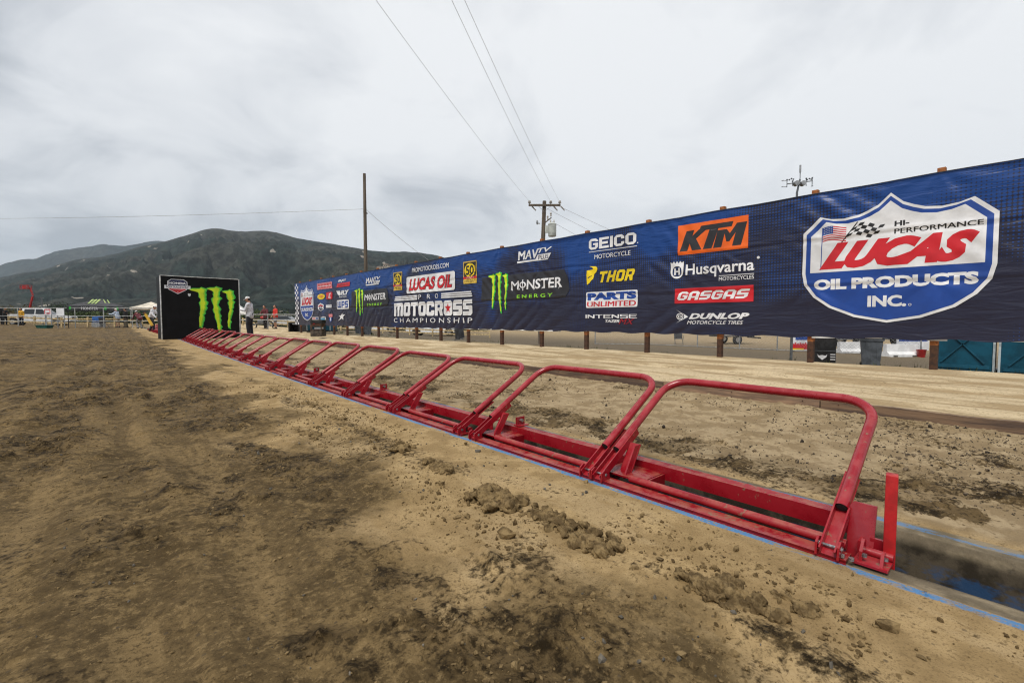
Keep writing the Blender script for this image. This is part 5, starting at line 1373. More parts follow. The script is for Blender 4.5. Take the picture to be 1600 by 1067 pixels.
# ------------------------------------------------------------------ tents
def pop_tent(name,label,u,D,w,d,ze,zp,m,rot=0.0,val=.30,print_=False):
    t=thing(name,label,'tent',at(u,D,0),-CAM_YAW+rot)
    hw,hd=w/2,d/2
    for x in (-1,1):
        for y in (-1,1):
            b=MB(); b.box((x*(hw-.05),y*(hd-.05),ze/2),(.05,.05,ze)); b.build('tent_leg',M['blackplastic'] if m=='tentblack' else M['galv'],t)
    b=MB(); n=8; V=[];F=[]
    ring=[(-hw,-hd),(hw,-hd),(hw,hd),(-hw,hd)]
    for k in range(n+1):
        f=k/n; z=ze+(zp-ze)*(f**1.15); s=1-f*.985
        V+=[(x*s,y*s,z) for x,y in ring]
    for k in range(n):
        for j in range(4): F.append((k*4+j,k*4+(j+1)%4,(k+1)*4+(j+1)%4,(k+1)*4+j))
    F.append((n*4,n*4+1,n*4+2,n*4+3)); b.add(V,F); can=b.build('canopy',M[m],t,20,fix=False)
    b=MB()
    for (x0,y0),(x1,y1) in zip(ring,ring[1:]+ring[:1]): b.bar((x0*1.003,y0*1.003,ze-val/2),(x1*1.003,y1*1.003,ze-val/2),.012,val)
    b.build('valance',M[m],t)
    if print_:
        pr=Print(); pr.text('MONSTER',-hw*.52,hw*.06,ze-val*.80,ze-val*.25,ink='white',lvl=0,bold=.03)
        for a in (-.9,.32,.75): pr.loops([rrect(hw*a-.06,hw*a+.08,ze-val*.8,ze-val*.2)],'green',0)
        pr.build('valance_print',lambda a,z,l:((a,-hd*1.003-.010-l,z),(0,-1,0)),t,None,.004)
        pr=Print(); sl=(zp-ze)
        for k in range(3):
            pr.loops([[(-.62+.22*k,.30),(-.50+.22*k,.30),(-.26+.22*k,.86),(-.34+.22*k,.92),(-.44+.22*k,.84)]],'palegreen',0)
        pr.build('canopy_claw',lambda a,f,l:((a*1.0,-hd*(1-f*.985)-l,ze+sl*(f**1.15)+l+.01),(0,-.7,.7)),t,.12,.02)
        pr=Print()
        for k in range(2): pr.loops([[(.5+.25*k,.45),(.62+.25*k,.42),(.40+.25*k,.86),(.33+.25*k,.90)]],'palegreen',0)
        pr.build('canopy_claw',lambda a,f,l:((a,-hd*(1-f*.985)-l,ze+sl*(f**1.15)+l+.01),(0,-.7,.7)),t,.12,.02)
    return t
pop_tent('pop_up_tent','black pop-up tent with green claw marks behind the pipe fence',156,41,3.7,3.0,1.95,2.62,'tentblack',.62,.42,True)
pop_tent('pop_up_tent','beige pop-up tent peaking out left of the black box',238,48,3.0,3.0,2.0,2.62,'tentbeige',.5,.22)
pop_tent('pop_up_tent','white tent corner showing between the black box and the man in a cap',371,33,1.6,1.6,1.25,1.95,'tentwhite',.3,.12)

# ------------------------------------------------------------------ boom lift, small pole, boards
t=thing('boom_lift','red boom lift with raised jointed arm far behind the white pickup','boom lift',at(49,72,-.1),-CAM_YAW)
b=MB(); b.box((0,0,.75),(2.6,1.8,.6),bev=.08); b.box((-.2,0,1.3),(1.6,1.2,.6),bev=.08); b.build('chassis',M['boomred'],t)
for x in (-.95,.95):
    for y in (-1,1): wheel(t,x,y*.85,.42,.3)
zz_=lambda v:.742+(499.7-v)/CAM_F*72+.1
XX=lambda u:(u-49)/CAM_F*72
b=MB(); b.bar((XX(49),0,1.5),(XX(49),0,zz_(479)),.20,.22); b.build('lower_boom',M['boomred'],t)
b=MB(); b.bar((XX(49),-.02,zz_(479)),(XX(54),-.02,zz_(463)),.19,.19); b.build('middle_boom',M['boomred'],t)
b=MB(); b.bar((XX(54),.02,zz_(462)),(XX(50),.02,zz_(449)),.17,.17); b.build('upper_boom',M['boomred'],t)
b=MB(); c=Vector((XX(44),0,zz_(452)))
b.box(c+Vector((0,0,.05)),(1.1,.7,.08))
for z in (.3,.6):
    for y in (-.35,.35): b.bar(c+Vector((-.55,y,z)),c+Vector((.55,y,z)),.06,.06)
    for x in (-.55,.55): b.bar(c+Vector((x,-.35,z)),c+Vector((x,.35,z)),.06,.06)
for x in (-.55,0,.55):
    for y in (-.35,.35): b.bar(c+Vector((x,y,0)),c+Vector((x,y,.62)),.06,.06)
b.box(c+Vector((.1,-.36,.3)),(.6,.02,.5)); b.build('basket',M['boomred'],t)
t=thing('light_pole','slim dark pole standing behind the white pickup','pole',at(67.5,60,-.1)); b=MB(); b.tube([(0,0,0),(0,0,3.8)],.08,8,rad=[.10,.07]); b.build('pole_shaft',M['steelgrey'],t); b=MB(); b.box((0,0,3.75),(.35,.12,.12)); b.build('lamp_head',M['steelgrey'],t)
def board(label,u,D,w,z0,z1,main,marks,mname='board_face'):
    t=thing('sign_board',label,'sign',at(u,D,0) if z0>0 else gat(u,D,1.02),-CAM_YAW)
    b=MB(); b.box((0,0,(z0+z1)/2),(w,.03,z1-z0)); b.build(mname,K[main],t)
    zl=min(0,z0)-.2
    for x in (-w*.42,w*.42):
        b=MB(); b.box((x,.035,(z1+zl)/2),(.05,.04,z1-zl)); b.build('stake',M['galv'],t)
    if marks:
        pr=Print()
        for l,i,k in marks: pr.loops([l],i,k)
        pr.build('print',lambda a,z,l:((a,-.0155-l,z),(0,-1,0)),t,None,.003)
board('white board with red marks on the fence before the pickup windscreen',76,38.2,.60,1.16,1.66,'white',[(rrect(-.27,.2,1.56,1.64),'red',0),(rrect(-.27,-.2,1.20,1.55),'red',0),(rrect(-.10,.15,1.22,1.34),'dred',0),(rrect(.16,.24,1.22,1.6),'pink',0)])
board('plain white board on the left pipe fence',95.5,38.2,.64,1.12,1.70,'white',[])
board('white sign with blue band and red flowers on the chain link fence',1251,25.3,1.02,-.95,.05,'white',[(rrect(-.28,.45,-.38,-.1),'blue',0),(rrect(-.48,.48,-.90,-.60),'red',0),(rrect(-.45,.2,-.92,-.84),'yellow',1)]+[(star(-.42+.14*k,-.60+.04*(k%2),.07,6),'red',2) for k in range(7)])
board('white sign with blue band on the chain link fence behind the grey bin',1427,22.6,1.6,-.75,.05,'white',[(rrect(-.70,.72,-.30,-.02),'blue',0)])
# cans, bins, blocks
def bin_(label,u,D,z,s=1.0,rot=0.0,group=None):
    t=thing('wheeled_bin',label,'bin',gat(u,D,-.01),-CAM_YAW+rot,group)
    def fr(z0,z1,w0,w1,d0,d1,off=0): return [(-w0/2,-d0/2,z0),(w0/2,-d0/2,z0),(w0/2,d0/2,z0),(-w0/2,d0/2,z0),(-w1/2,-d1/2,z1),(w1/2,-d1/2,z1),(w1/2,d1/2,z1),(-w1/2,d1/2,z1)]
    FF=[(3,2,1,0),(4,5,6,7),(0,1,5,4),(1,2,6,5),(2,3,7,6),(3,0,4,7)]
    b=MB(); b.add(fr(.06*s,1.0*s,.42*s,.56*s,.44*s,.62*s),FF); b.add(fr(.90*s,.98*s,.60*s,.62*s,.64*s,.66*s),FF)
    for x in (-.14,0,.14): b.add([(p[0]+x*s,p[1],p[2]) for p in fr(.10*s,.88*s,.03*s,.03*s,.47*s,.63*s)],FF)
    b.build('bin_body',M['greyplastic'],t)
    b=MB(); b.add(fr(1.0*s,1.06*s,.64*s,.58*s,.70*s,.60*s),FF); b.build('lid',M['greyplastic'],t)
    for x in (-1,1):
        b=MB(); b.cyl((x*.20*s,.26*s,.10*s),(x*.26*s,.26*s,.10*s),.10*s,n=12); b.build('wheel',M['rubber'],t)
    return t
bin_('large grey wheeled bin behind the banner beside the black drum',1362,8.9,0,.615,-.60)
bin_('grey bin under the far half of the banner, left of the tan bin',562,26,-.55,.80)
bin_('second grey bin under the far half of the banner, right of its twin',574,27,-.6,.8)
t=thing('speaker_case','black ribbed case with white fox-head mark beside a rusty post','case',gat(1286,9.0,-.03),-CAM_YAW-.60); t.scale=(.80,.80,.80)
b=MB(); b.box((0,0,.52),(.54,.46,1.04),bev=.015); b.build('case_body',M['blackplastic'],t)
b=MB()
for z in (.13,.42,.74): b.box((0,0,z),(.555,.475,.018))
b.build('rib',M['steelgrey'],t)
pr=Print().loops([[(-.10,.36),(-.066,.325),(0,.34),(.066,.325),(.10,.36),(.083,.29),(.034,.25),(0,.22),(-.034,.25),(-.083,.29)]],'white',0)
pr.build('fox_head_logo',lambda a,z,l:((a,-.23-l,z-.02),(0,-1,0)),t,None,.003)
b=MB()
for k in range(3): b.box((.21,-.2385,(.22+.06*k)),(.10,.004,.022))
b.build('stripe',M['whitepaint'],t)
# equipment stack in front of the far end of the banner
pE=at(497.5,16.2,.16)
t=thing('equipment_stand','brown steel stand with a black box on top before the far end of the banner','stand',pE,-CAM_YAW)
b=MB(); b.box((0,0,.085),(.40,.40,.17),bev=.01); b.box((0,0,.20),(.36,.36,.05)); b.build('base_box',M['brown'],t)
for x in (-.17,.17):
    for y in (-.17,.17):
        b=MB(); b.box((x,y,.37),(.025,.025,.34)); b.build('leg',M['brown'],t)
b=MB(); b.box((.04,0,.245),(.26,.3,.03)); b.box((0,0,.40),(.36,.36,.10)); b.build('shelf',M['rust'],t)
b=MB(); b.box((.03,-.02,.29),(.24,.2,.06)); b.build('white_tray',M['whitepaint'],t)
b=MB(); b.box((0,0,.52),(.40,.38,.13),bev=.01); b.box((0,-.195,.52),(.30,.012,.09)); b.build('control_box',M['blackplastic'],t)
b=MB(); b.box((-.07,-.19,.445),(.07,.02,.03)); b.build('red_label',M['boomred'],t)
def toilet(label,p,rz,w=1.15):
    p=Vector((p[0],p[1],gz(p[0],p[1])-.02)); t=thing('portable_toilet',label,'portable toilet',p,rz)
    d,h=1.1,2.15
    b=MB(); b.box((0,0,h/2+.1),(w,d,h),bev=.03)
    for y in (-1,):
        for a,c in (((-.36*w,.25),(.36*w,.95)),((-.36*w,.95),(.36*w,.25)),((-.36*w,1.15),(.36*w,1.9)),((-.36*w,1.9),(.36*w,1.15))):
            b.bar((a[0],y*d/2-.004,a[1]),(c[0],y*d/2-.004,c[1]),.05,.016) if False else b.bar((a[0],-d/2-.002,a[1]),(c[0],-d/2-.002,c[1]),.05,.02)
        b.box((0,-d/2-.004,1.05),(.86*w,.02,.05)); b.box((0,-d/2-.004,.18),(.88*w,.02,.06))
    b.build('wall_shell',M['teal'],t)
    b=MB(); b.box((0,0,h+.12),(w+.06,d+.06,.05),bev=.02); b.add([(-.42*w,-.5,h+.145),(.42*w,-.5,h+.145),(.42*w,.5,h+.145),(-.42*w,.5,h+.145),(-.25*w,-.3,h+.25),(.25*w,-.3,h+.25),(.25*w,.3,h+.25),(-.25*w,.3,h+.25)],[(4,5,6,7),(0,1,5,4),(1,2,6,5),(2,3,7,6),(3,0,4,7)]); b.build('roof',M['teal'],t)
    for x in (-1,1):
        b=MB(); b.box((x*(w/2+.006),-d/2-.006,h/2+.1),(.03,.03,h)); b.build('corner_trim',M['tealtrim'],t)
    b=MB(); b.box((0,0,.05),(w+.05,d+.05,.10)); b.build('skid_base',M['blackplastic'],t)
    return t
toilet('teal portable toilet behind the right end of the banner, nearer the grey bin',(10.75,.02),-math.pi/2,.80)
toilet('teal portable toilet at the right edge of the photo under the banner',(10.75,-.86),-math.pi/2,.80)
toilet('teal portable toilet seen under the far end of the banner',at(504,24),-CAM_YAW+.05)
for k,(u,D,w,lab) in enumerate(((463,24.5,.55,'open black equipment case under the far chequered banner end'),(480,24.2,.62,'closed black equipment case under the far end of the banner'))):
    t=thing('equipment_case',lab,'case',at(u,D,.0),-CAM_YAW)
    b=MB()
    if k==0:
        for x in (-w/2,w/2): b.box((x,0,.3),(.06,.5,.6))
        b.box((0,0,.58),(w,.5,.06)); b.box((0,.24,.3),(w,.03,.6))
    else: b.box((0,0,.28),(w,.5,.56),bev=.02)
    b.build('case_shell',M['blackplastic'],t)
    b=MB(); b.box((0,-.262,.52),(.14,.02,.04)); b.build('latch',M['galv'],t)
t=thing('storage_crate','dark green plastic crate at the foot of the left pipe fence','crate',at(70,37.5,.02),-CAM_YAW)
b=MB(); b.add([(-.38,-.25,0),(.38,-.25,0),(.38,.25,0),(-.38,.25,0),(-.46,-.3,.26),(.46,-.3,.26),(.46,.3,.26),(-.46,.3,.26)],[(3,2,1,0),(4,5,6,7),(0,1,5,4),(1,2,6,5),(2,3,7,6),(3,0,4,7)]); b.build('crate_body',M['greenp'],t)
b=MB(); b.box((0,0,.275),(.98,.66,.04),bev=.01); b.build('lid',M['greenp'],t)
t=thing('blue_barrel','blue plastic cube tank under the black tent','tank',at(154.5,44,-.02),-CAM_YAW)
b=MB(); b.box((0,0,.80),(.70,.6,.50),bev=.05); b.cyl((0,0,1.05),(0,0,1.12),.12,n=12); b.build('tank_body',M['bluep'],t)
b=MB(); b.box((0,0,.28),(.76,.66,.5)); b.build('stand',M['galv'],t)
def camp_chair(label,p,rz,fold=False):
    t=thing('camp_chair',label,'chair',p,rz)
    b=MB()
    for x in (-.27,.27):
        b.tube([(x,-.25,0),(x,.25,.45)],.014,6); b.tube([(x,.25,0),(x,-.25,.45)],.014,6); b.tube([(x,.25,.40),(x,.36,.95)],.014,6); b.tube([(x,-.25,.45),(x,-.25,.66),(x,.30,.68)],.014,6)
    b.tube([(-.27,.25,.40),(.27,.25,.40)],.012,6); b.build('chair_frame',M['steelgrey'],t)
    b=MB(); b.box((0,0,.43),(.54,.5,.02)); b.build('seat',M['tentblack'],t)
    b=MB(); b.bar((0,.26,.46),(0,.36,.93),.54,.02); b.build('backrest',M['tentblack'],t)
    return t
camp_chair('black folding chair standing at the pipe fence under the tent',at(165,40.2,0),-CAM_YAW+math.pi)
camp_chair('dark folding chair on the sandy ground behind the chain link fence',gat(1061,33),-CAM_YAW+2.6)
c=camp_chair('black camp chair tipped over on the gravel under the banner',at(702,22.6,gz(*at(702,22.6)[:2])+.26),-CAM_YAW)
c.rotation_euler=(0,R(82),-CAM_YAW+.5)
# white trailer and tyres in the gravel lot
t=thing('cargo_trailer','long white trailer with big dark wheels behind the chain link fence','trailer',gat(1345,31),-CAM_YAW+.02)
b=MB(); b.box((0,0,1.55),(5.6,2.0,1.9),bev=.04); b.build('trailer_body',M['whitepaint'],t)
b=MB(); b.box((0,0,.52),(5.6,1.9,.12)); b.bar((2.8,0,.5),(4.0,0,.5),.14,.14); b.build('chassis',M['steelgrey'],t)
for x in (-.75,1.75):
    for y in (-1,1): wheel(t,x,y*1.0,.52,.3)
for k,(u,D,w,lab) in enumerate(((1330,24.2,1.3,'white barrier block behind the black fox-head case'),(1408,22.0,1.5,'white barrier block between the grey bin and the teal toilet'))):
    t=thing('barrier_block',lab,'barrier',at(u,D,gz(*at(u,D)[:2])),-CAM_YAW,'white barrier blocks')
    b=MB(); b.prism([(-.28,0),(.28,0),(.28,.12),(.12,.25),(.10,.60),(-.10,.60),(-.12,.25),(-.28,.12)],lambda a,z,h:(h,a,z),-w/2,w/2); b.build('block',M['whitepaint'],t)
    b=MB()
    for x in (-w*.3,w*.3): b.box((x,0,.04),(.2,.58,.05))
    b.build('fork_slot',M['blackplastic'],t)
t=thing('flatbed_trailer','low dark flatbed trailer parked behind the chain link fence','trailer',gat(1143,34),-CAM_YAW+.15)
b=MB(); b.box((0,0,.62),(2.6,1.6,.16)); b.bar((1.3,0,.5),(2.4,0,.42),.1,.1); b.build('deck',M['blackplastic'],t)
b=MB(); b.box((-.2,0,.95),(1.3,1.0,.5),bev=.1); b.cyl((.6,-.3,.9),(.6,.3,.9),.22,n=12); b.build('engine_unit',M['steelgrey'],t)
for y in (-1,1): wheel(t,-.1,y*.85,.34,.22)
t=thing('gravel_bucket','small red bucket beside the white barrier block','bucket',at(1441,21.6,gz(*at(1441,21.6)[:2])))
b=MB(); b.lathe([(.01,0),(.14,0),(.19,.34),(.20,.36),(.18,.36),(.14,.04),(.01,.03)],n=16); b.build('bucket_body',M['boomred'],t)
b=MB(); b.tube([(.19*math.cos(a),0,.34+.16*math.sin(a)) for a in np.linspace(0,math.pi,9)],.006,5); b.build('handle',M['galv'],t)
t=thing('mud_bike','dark red and black bike leaning behind the fence left of the banner','motorcycle',at(408,36,.0),-CAM_YAW+.1)
for x in (-.62,.62):
    b=MB(); b.tube([(x+.30*math.cos(a),0,.32+.30*math.sin(a)) for a in np.linspace(0,2*math.pi,20)],.05,8); w_=b.build('wheel',M['rubber'],t)
    b=MB(); b.cyl((x,-.05,.32),(x,.05,.32),.06,n=10); b.build('hub',M['galv'],w_)
b=MB(); b.tube([(-.62,0,.32),(-.1,0,.5),(.2,0,.85),(.45,0,.9),(.62,0,.32)],.05,8); b.box((0,0,.55),(.45,.25,.35),bev=.05); b.build('frame',M['steelgrey'],t)
b=MB(); b.box((-.35,0,.90),(.8,.2,.08),bev=.03); b.build('seat',M['blackplastic'],t)
b=MB(); b.ball((.18,0,.92),(.25,.16,.13),2); b.box((.68,0,.80),(.3,.14,.04)); b.build('fuel_tank',M['boomred'],t)
b=MB(); b.tube([(.42,-.38,1.08),(.46,0,1.02),(.42,.38,1.08)],.016,6); b.build('handlebar',M['steelgrey'],t)

# ------------------------------------------------------------------ people
SK=mat('skin',(.42,.22,.14),.55,var=.08,vs=12); HAIRD=mat('dark_hair',(.022,.015,.011),.7,var=.2,vs=40); HAIRW=mat('white_hair',(.62,.60,.57),.7,var=.1,vs=40)
def fab(n,c): return mat('fabric_'+n,c,.85,var=.15,vs=9,bump=.25,bs=25)
FB={'white':fab('white',(.70,.71,.76)),'navyt':fab('dark_trouser',(.022,.024,.032)),'black':fab('black',(.016,.016,.018)),'red':fab('red',(.56,.030,.020)),'maroon':fab('maroon',(.115,.020,.028)),
    'yellow':fab('yellow',(.62,.33,.03)),'ltblue':fab('pale_blue',(.52,.60,.74)),'olive':fab('olive',(.14,.12,.08)),'grey':fab('grey',(.20,.20,.21)),'capw':fab('cap_white',(.72,.72,.72)),'khaki':fab('khaki',(.34,.27,.18)),'shoe':fab('shoe',(.03,.026,.024)),'blue':fab('blue',(.03,.09,.32))}
def blob_mesh(segs,balls,voxel,name,mat_,parent):
    b=MB()
    for a,c,r0,r1 in segs:
        a=Vector(a);c=Vector(c)
        b.cyl(a,c,r0,r1,14); b.ball(a,r0,2); b.ball(c,r1,2)
    for c,r in balls: b.ball(c,r,3)
    me=bpy.data.meshes.new(name); me.from_pydata(b.v,[],b.f)
    o=bpy.data.objects.new('tmp',me); COL.objects.link(o)
    rm=o.modifiers.new('r','REMESH'); rm.mode='VOXEL'; rm.voxel_size=voxel; rm.use_smooth_shade=True
    sm=o.modifiers.new('s','SMOOTH'); sm.factor=.5; sm.iterations=2
    dg=bpy.context.evaluated_depsgraph_get(); dg.update()
    m2=bpy.data.meshes.new_from_object(o.evaluated_get(dg),depsgraph=dg); m2.name=name
    bpy.data.objects.remove(o); bpy.data.meshes.remove(me)
    m2.materials.clear(); m2.materials.append(mat_)
    m2.polygons.foreach_set('use_smooth',[True]*len(m2.polygons))
    return link(bpy.data.objects.new(name,m2),parent)
def person(label,loc,rz,H=1.75,lean=0.0,head=0.0,turn=0.0,arms=((-.15,-.05,-1),(-.05,.25,-.95),(.15,-.05,-1),(.05,.25,-.95)),legs=((-.02,.02),(.02,-.02)),bend=0.0,
           top='white',low='navyt',cap=None,hair=HAIRD,sleeves=1.0,shorts=False,vox=.010,fat=1.0,group=None):
    """faces local +y; lean tips the trunk forward (radians); arms: unit directions of left upper, left fore, right upper, right fore"""
    t=thing('person',label,'person',loc,rz,group)
    k=H/1.75
    hipz=(.93-.05*bend)*k
    cl,sl_=math.cos(lean),math.sin(lean)
    T=lambda x,y,z:Vector((x*k,(y*cl+z*sl_)*k,hipz+(z*cl-y*sl_)*k))       # trunk space above the hip
    pel=T(0,0,0); waist=T(0,.01,.17); chest=T(0,.02,.36); neck0=T(0,-.005,.52); 
    hd0=T(0,.015,.56)
    hl=lean*.55+head; ch,sh=math.cos(hl),math.sin(hl); ct,st_=math.cos(turn),math.sin(turn)
    def Hd(x,y,z):
        x,y=x*ct-y*st_,x*st_+y*ct
        return hd0+Vector((x*k,(y*ch+z*sh)*k,(z*ch-y*sh)*k))
    segs=[];balls=[];cs=[];cb=[];ls=[];lb=[]
    # head
    balls+=[(Hd(0,.0,.135),(.076*k,.094*k,.098*k)),(Hd(0,.030,.085),(.058*k,.068*k,.070*k)),(Hd(0,.062,.045),(.030*k,.030*k,.026*k))]
    segs+=[(Hd(0,.090,.125),Hd(0,.112,.098),.010*k,.016*k),(neck0,Hd(0,.0,.06),.056*k,.052*k)]
    for s in (-1,1): balls+=[(Hd(s*.078,-.005,.115),(.012*k,.022*k,.032*k)),(Hd(s*.030,.080,.120),(.014*k,.012*k,.010*k))]
    segs+=[(Hd(-.022,.090,.068),Hd(.022,.090,.068),.010*k,.010*k)]
    # trunk
    f=fat
    for s in (-1,1):
        segs+=[(T(s*.07,0,-.02),T(s*.075*f,.01,.20),.105*k*f,.095*k*f),(T(s*.075*f,.01,.20),T(s*.085,.015,.40),.095*k*f,.100*k),(T(s*.05,0,.46),T(s*.175,-.005,.455),.062*k,.055*k)]
        cs+=[(T(s*.07,0,-.06),T(s*.075*f,.01,.20),.128*k*f,.112*k*f),(T(s*.075*f,.01,.20),T(s*.085,.015,.40),.112*k*f,.114*k),(T(s*.045,0,.475),T(s*.178,-.005,.455),.070*k,.068*k)]
    # arms, hands
    for i,s in ((0,-1),(1,1)):
        sp=T(s*.185,-.005,.445); ud=Vector(arms[2*i]).normalized(); fd=Vector(arms[2*i+1]).normalized()
        el=sp+ud*.29*k; wr=el+fd*.25*k
        segs+=[(sp,el,.050*k,.041*k),(el,wr,.041*k,.028*k)]
        q=fd.to_track_quat('Z','Y').to_matrix()
        pal=wr+fd*.045*k
        segs+=[(wr,wr+fd*.03*k,.027*k,.026*k)]
        balls+=[(wr+fd*.050*k+q@Vector((dx*k,0,0)),(.018*k,.018*k,.030*k)) for dx in (-.024,0,.024)]
        for j,(dx,L) in enumerate(((-.032,.058),(-.011,.070),(.011,.074),(.032,.066))):
            a=wr+fd*.075*k+q@Vector((dx*k,0,0)); m_=a+fd*L*.5*k+q@Vector((0,.008*k,0)); e=a+fd*L*.92*k+q@Vector((0,.030*k,0))
            segs+=[(a,m_,.0098*k,.0088*k),(m_,e,.0088*k,.0075*k)]
        a=wr+fd*.03*k+q@Vector((.030*k,0,0)); m_=a+fd*.035*k+q@Vector((.028*k,.012*k,0)); segs+=[(a,m_,.0125*k,.0105*k),(m_,m_+fd*.032*k+q@Vector((.004*k,.010*k,0)),.0105*k,.0085*k)]
        cs+=[(sp,sp+ud*.29*k*min(1,sleeves*2),.068*k,.058*k)]
        if sleeves>.6: cs+=[(el,el+fd*.235*k,.058*k,.043*k)]
    # legs, feet
    feet=[]
    for i,s in ((0,-1),(1,1)):
        hp=Vector((s*.095*k,-.0,hipz-.02*k)); dx,dy=legs[i]
        an=Vector((s*.10*k+dx*k,dy*k,.085*k)); kn=(hp+an)/2+Vector((s*.01*k,(.03+.16*bend)*k,.02*k))
        segs+=[(hp,kn,.085*k*f,.056*k),(kn,an,.054*k,.036*k)]
        ls+=[(hp,kn,.100*k*f,.076*k)]
        if not shorts: ls+=[(kn,an+Vector((0,0,.0)),.076*k,.062*k)]
        toe=Vector((s*.02*k,.16*k,-.048*k)); feet.append((an,an+toe))
        segs+=[(an+Vector((0,-.035*k,-.045*k)),an+toe,.036*k,.028*k)]
    ls+=[(T(-.06,0,.02),T(.06,0,.02),.118*k*f,.118*k*f),(Vector((-.08*k,0,hipz-.03*k)),Vector((.08*k,0,hipz-.03*k)),.112*k*f,.112*k*f)]
    body=blob_mesh(segs,balls,vox*.85,'body',SK,t)
    # eyes set into the face
    for s in (-1,1):
        b=MB(); b.ball(Hd(s*.031,.090,.122),.0085*k,1); b.build('eye',HAIRD,t)
    blob_mesh(cs,[],vox*1.1,'shirt',FB[top],t)
    blob_mesh(ls,[],vox*1.1,'shorts' if shorts else 'trousers',FB[low],t)
    for a,c in feet:
        blob_mesh([(a+Vector((0,-.045*k,-.045*k)),c,.044*k,.036*k),(a+Vector((0,-.01*k,-.02*k)),a+Vector((0,-.01*k,.02*k)),.046*k,.044*k)],[],vox,'shoe',FB['shoe'],t)
    if cap:
        b=MB(); V=[];n=14
        prof=[(.090,.145),(.091,.170),(.083,.205),(.060,.230),(.025,.243),(.004,.245)]
        for r_,z in prof:
            for j in range(n):
                a=2*math.pi*j/n; V.append(Hd(r_*.86*math.cos(a)*1.0,r_*1.06*math.sin(a)-.004,z))
        F=[(i*n+j,i*n+(j+1)%n,(i+1)*n+(j+1)%n,(i+1)*n+j) for i in range(len(prof)-1) for j in range(n)]+[tuple(range((len(prof)-1)*n,len(prof)*n))]
        b.add(V,F)
        br=[(-.070,.065),(-.066,.125),(-.035,.165),(0,.175),(.035,.165),(.066,.125),(.070,.065)]
        P0=[Hd(x,y,.158-.10*(y-.06)) for x,y in br]; P1=[Hd(x,y,.150-.10*(y-.06)) for x,y in br]
        m=len(br); b.add(P0+P1,[tuple(range(m)),tuple(range(2*m-1,m-1,-1))]+[(i,m+i,m+(i+1)%m,(i+1)%m) for i in range(m)])
        b.build('cap',FB[cap],t,50)
        blob_mesh([],[(Hd(0,-.028,.110),(.078*k,.078*k,.068*k))],vox,'hair',hair,t)
    else: blob_mesh([],[(Hd(0,-.020,.150),(.083*k,.090*k,.092*k)),(Hd(0,-.045,.100),(.076*k,.062*k,.06*k))],vox,'hair',hair,t)
    return t
DOWN=(0,0,-1)
g_=lambda u,D:at(u,D,gz(*at(u,D)[:2]))
# the man with the cap beside the box, touching it with his left hand, looking left
person('man in white shirt, dark trousers and white cap touching the black box',at(391,20.7,.0),FACE_LEFT+.15,1.82,.03,.28,.05,
       arms=((-.10,.35,-.92),(.02,.97,.22),(.12,-.05,-1),(.06,.05,-1)),cap='capw',vox=.009)
person('man in white shirt stooping beside the black box with a yellow bar',at(236.5,29,.02),FACE_LEFT+math.pi+.2,1.74,.34,.25,0,
       arms=((-.1,.45,-.9),(.05,.75,-.55),(.1,.30,-.95),(0,.65,-.75)),legs=((-.02,-.14),(.04,.20)),bend=.5,cap='capw',vox=.010)
t=thing('yellow_bar','long yellow bar held at a slant by the stooping man','bar',at(227,28.6,1.16),-CAM_YAW)
b=MB(); b.bar((0,0,0),(.50,-.05,-.78),.09,.12); b.bar((-.04,0,.06),(.05,0,-.08),.10,.13,mi=1); b.build('bar_rod',[M['yellowp'],M['rust']],t)
person('grey-haired man in a pale blue shirt leaning at the fence under the tent',g_(185,39.4),FACE_LEFT+.1,1.70,.22,.05,0,arms=((-.1,.75,-.6),(0,.95,.1),(.1,.7,-.65),(0,.95,.05)),top='ltblue',low='khaki',hair=HAIRW,shorts=True,fat=1.12,vox=.011)
person('man in a dark shirt standing behind the pale blue shirt at the fence',g_(198,39.8),FACE_LEFT+.3,1.70,.06,.1,0,top='black',low='olive',vox=.011)
person('man in a maroon shirt bending near the stooping man and yellow bar',g_(219,36.5),FACE_LEFT-.4,1.66,.75,0,0,arms=((-.1,.5,-.8),(0,.6,-.7),(.1,.5,-.8),(0,.6,-.7)),bend=.9,top='maroon',low='grey',cap='capw',vox=.011)
person('man in a yellow jacket standing before the white pickup',g_(34.5,43.2),FACE_LEFT+1.7,1.66,.05,.1,0,top='yellow',low='navyt',vox=.011)
person('man in black with arms raised at the far left fence',g_(8.5,43),FACE_LEFT+math.pi,1.68,.08,.15,0,arms=((-.1,.3,-.9),(.1,.95,.1),(.1,.3,-.9),(-.1,.95,.1)),top='black',low='black',vox=.011)
person('man in black cut by the left edge of the photo',g_(0,41.5),FACE_LEFT+math.pi-.5,1.78,.05,.1,0,arms=((-.1,.3,-.9),(.1,.9,.0),(.1,.3,-.9),(-.1,.9,.0)),top='black',low='black',vox=.011)
person('person in a red shirt half hidden by the right edge of the black box',at(372,26.5,0),FACE_LEFT+.5,1.70,.05,.1,0,top='red',low='black',vox=.011)
person('person in black and maroon leaning on the grey pipe fence',g_(416,31.6),FACE_LEFT+1.3,1.68,.15,.2,0,arms=((-.35,.3,-.8),(.5,.7,-.2),(.35,.3,-.8),(-.5,.7,-.2)),top='maroon',low='black',vox=.011)
person('man in a bright red shirt and dark shorts left of the banner',g_(431,31.3),FACE_LEFT+.9,1.66,.0,.1,0,arms=((-.30,.1,-.9),(.15,.5,-.7),(.30,.1,-.9),(-.15,.5,-.7)),top='red',low='grey',shorts=True,sleeves=.4,fat=1.1,vox=.011)

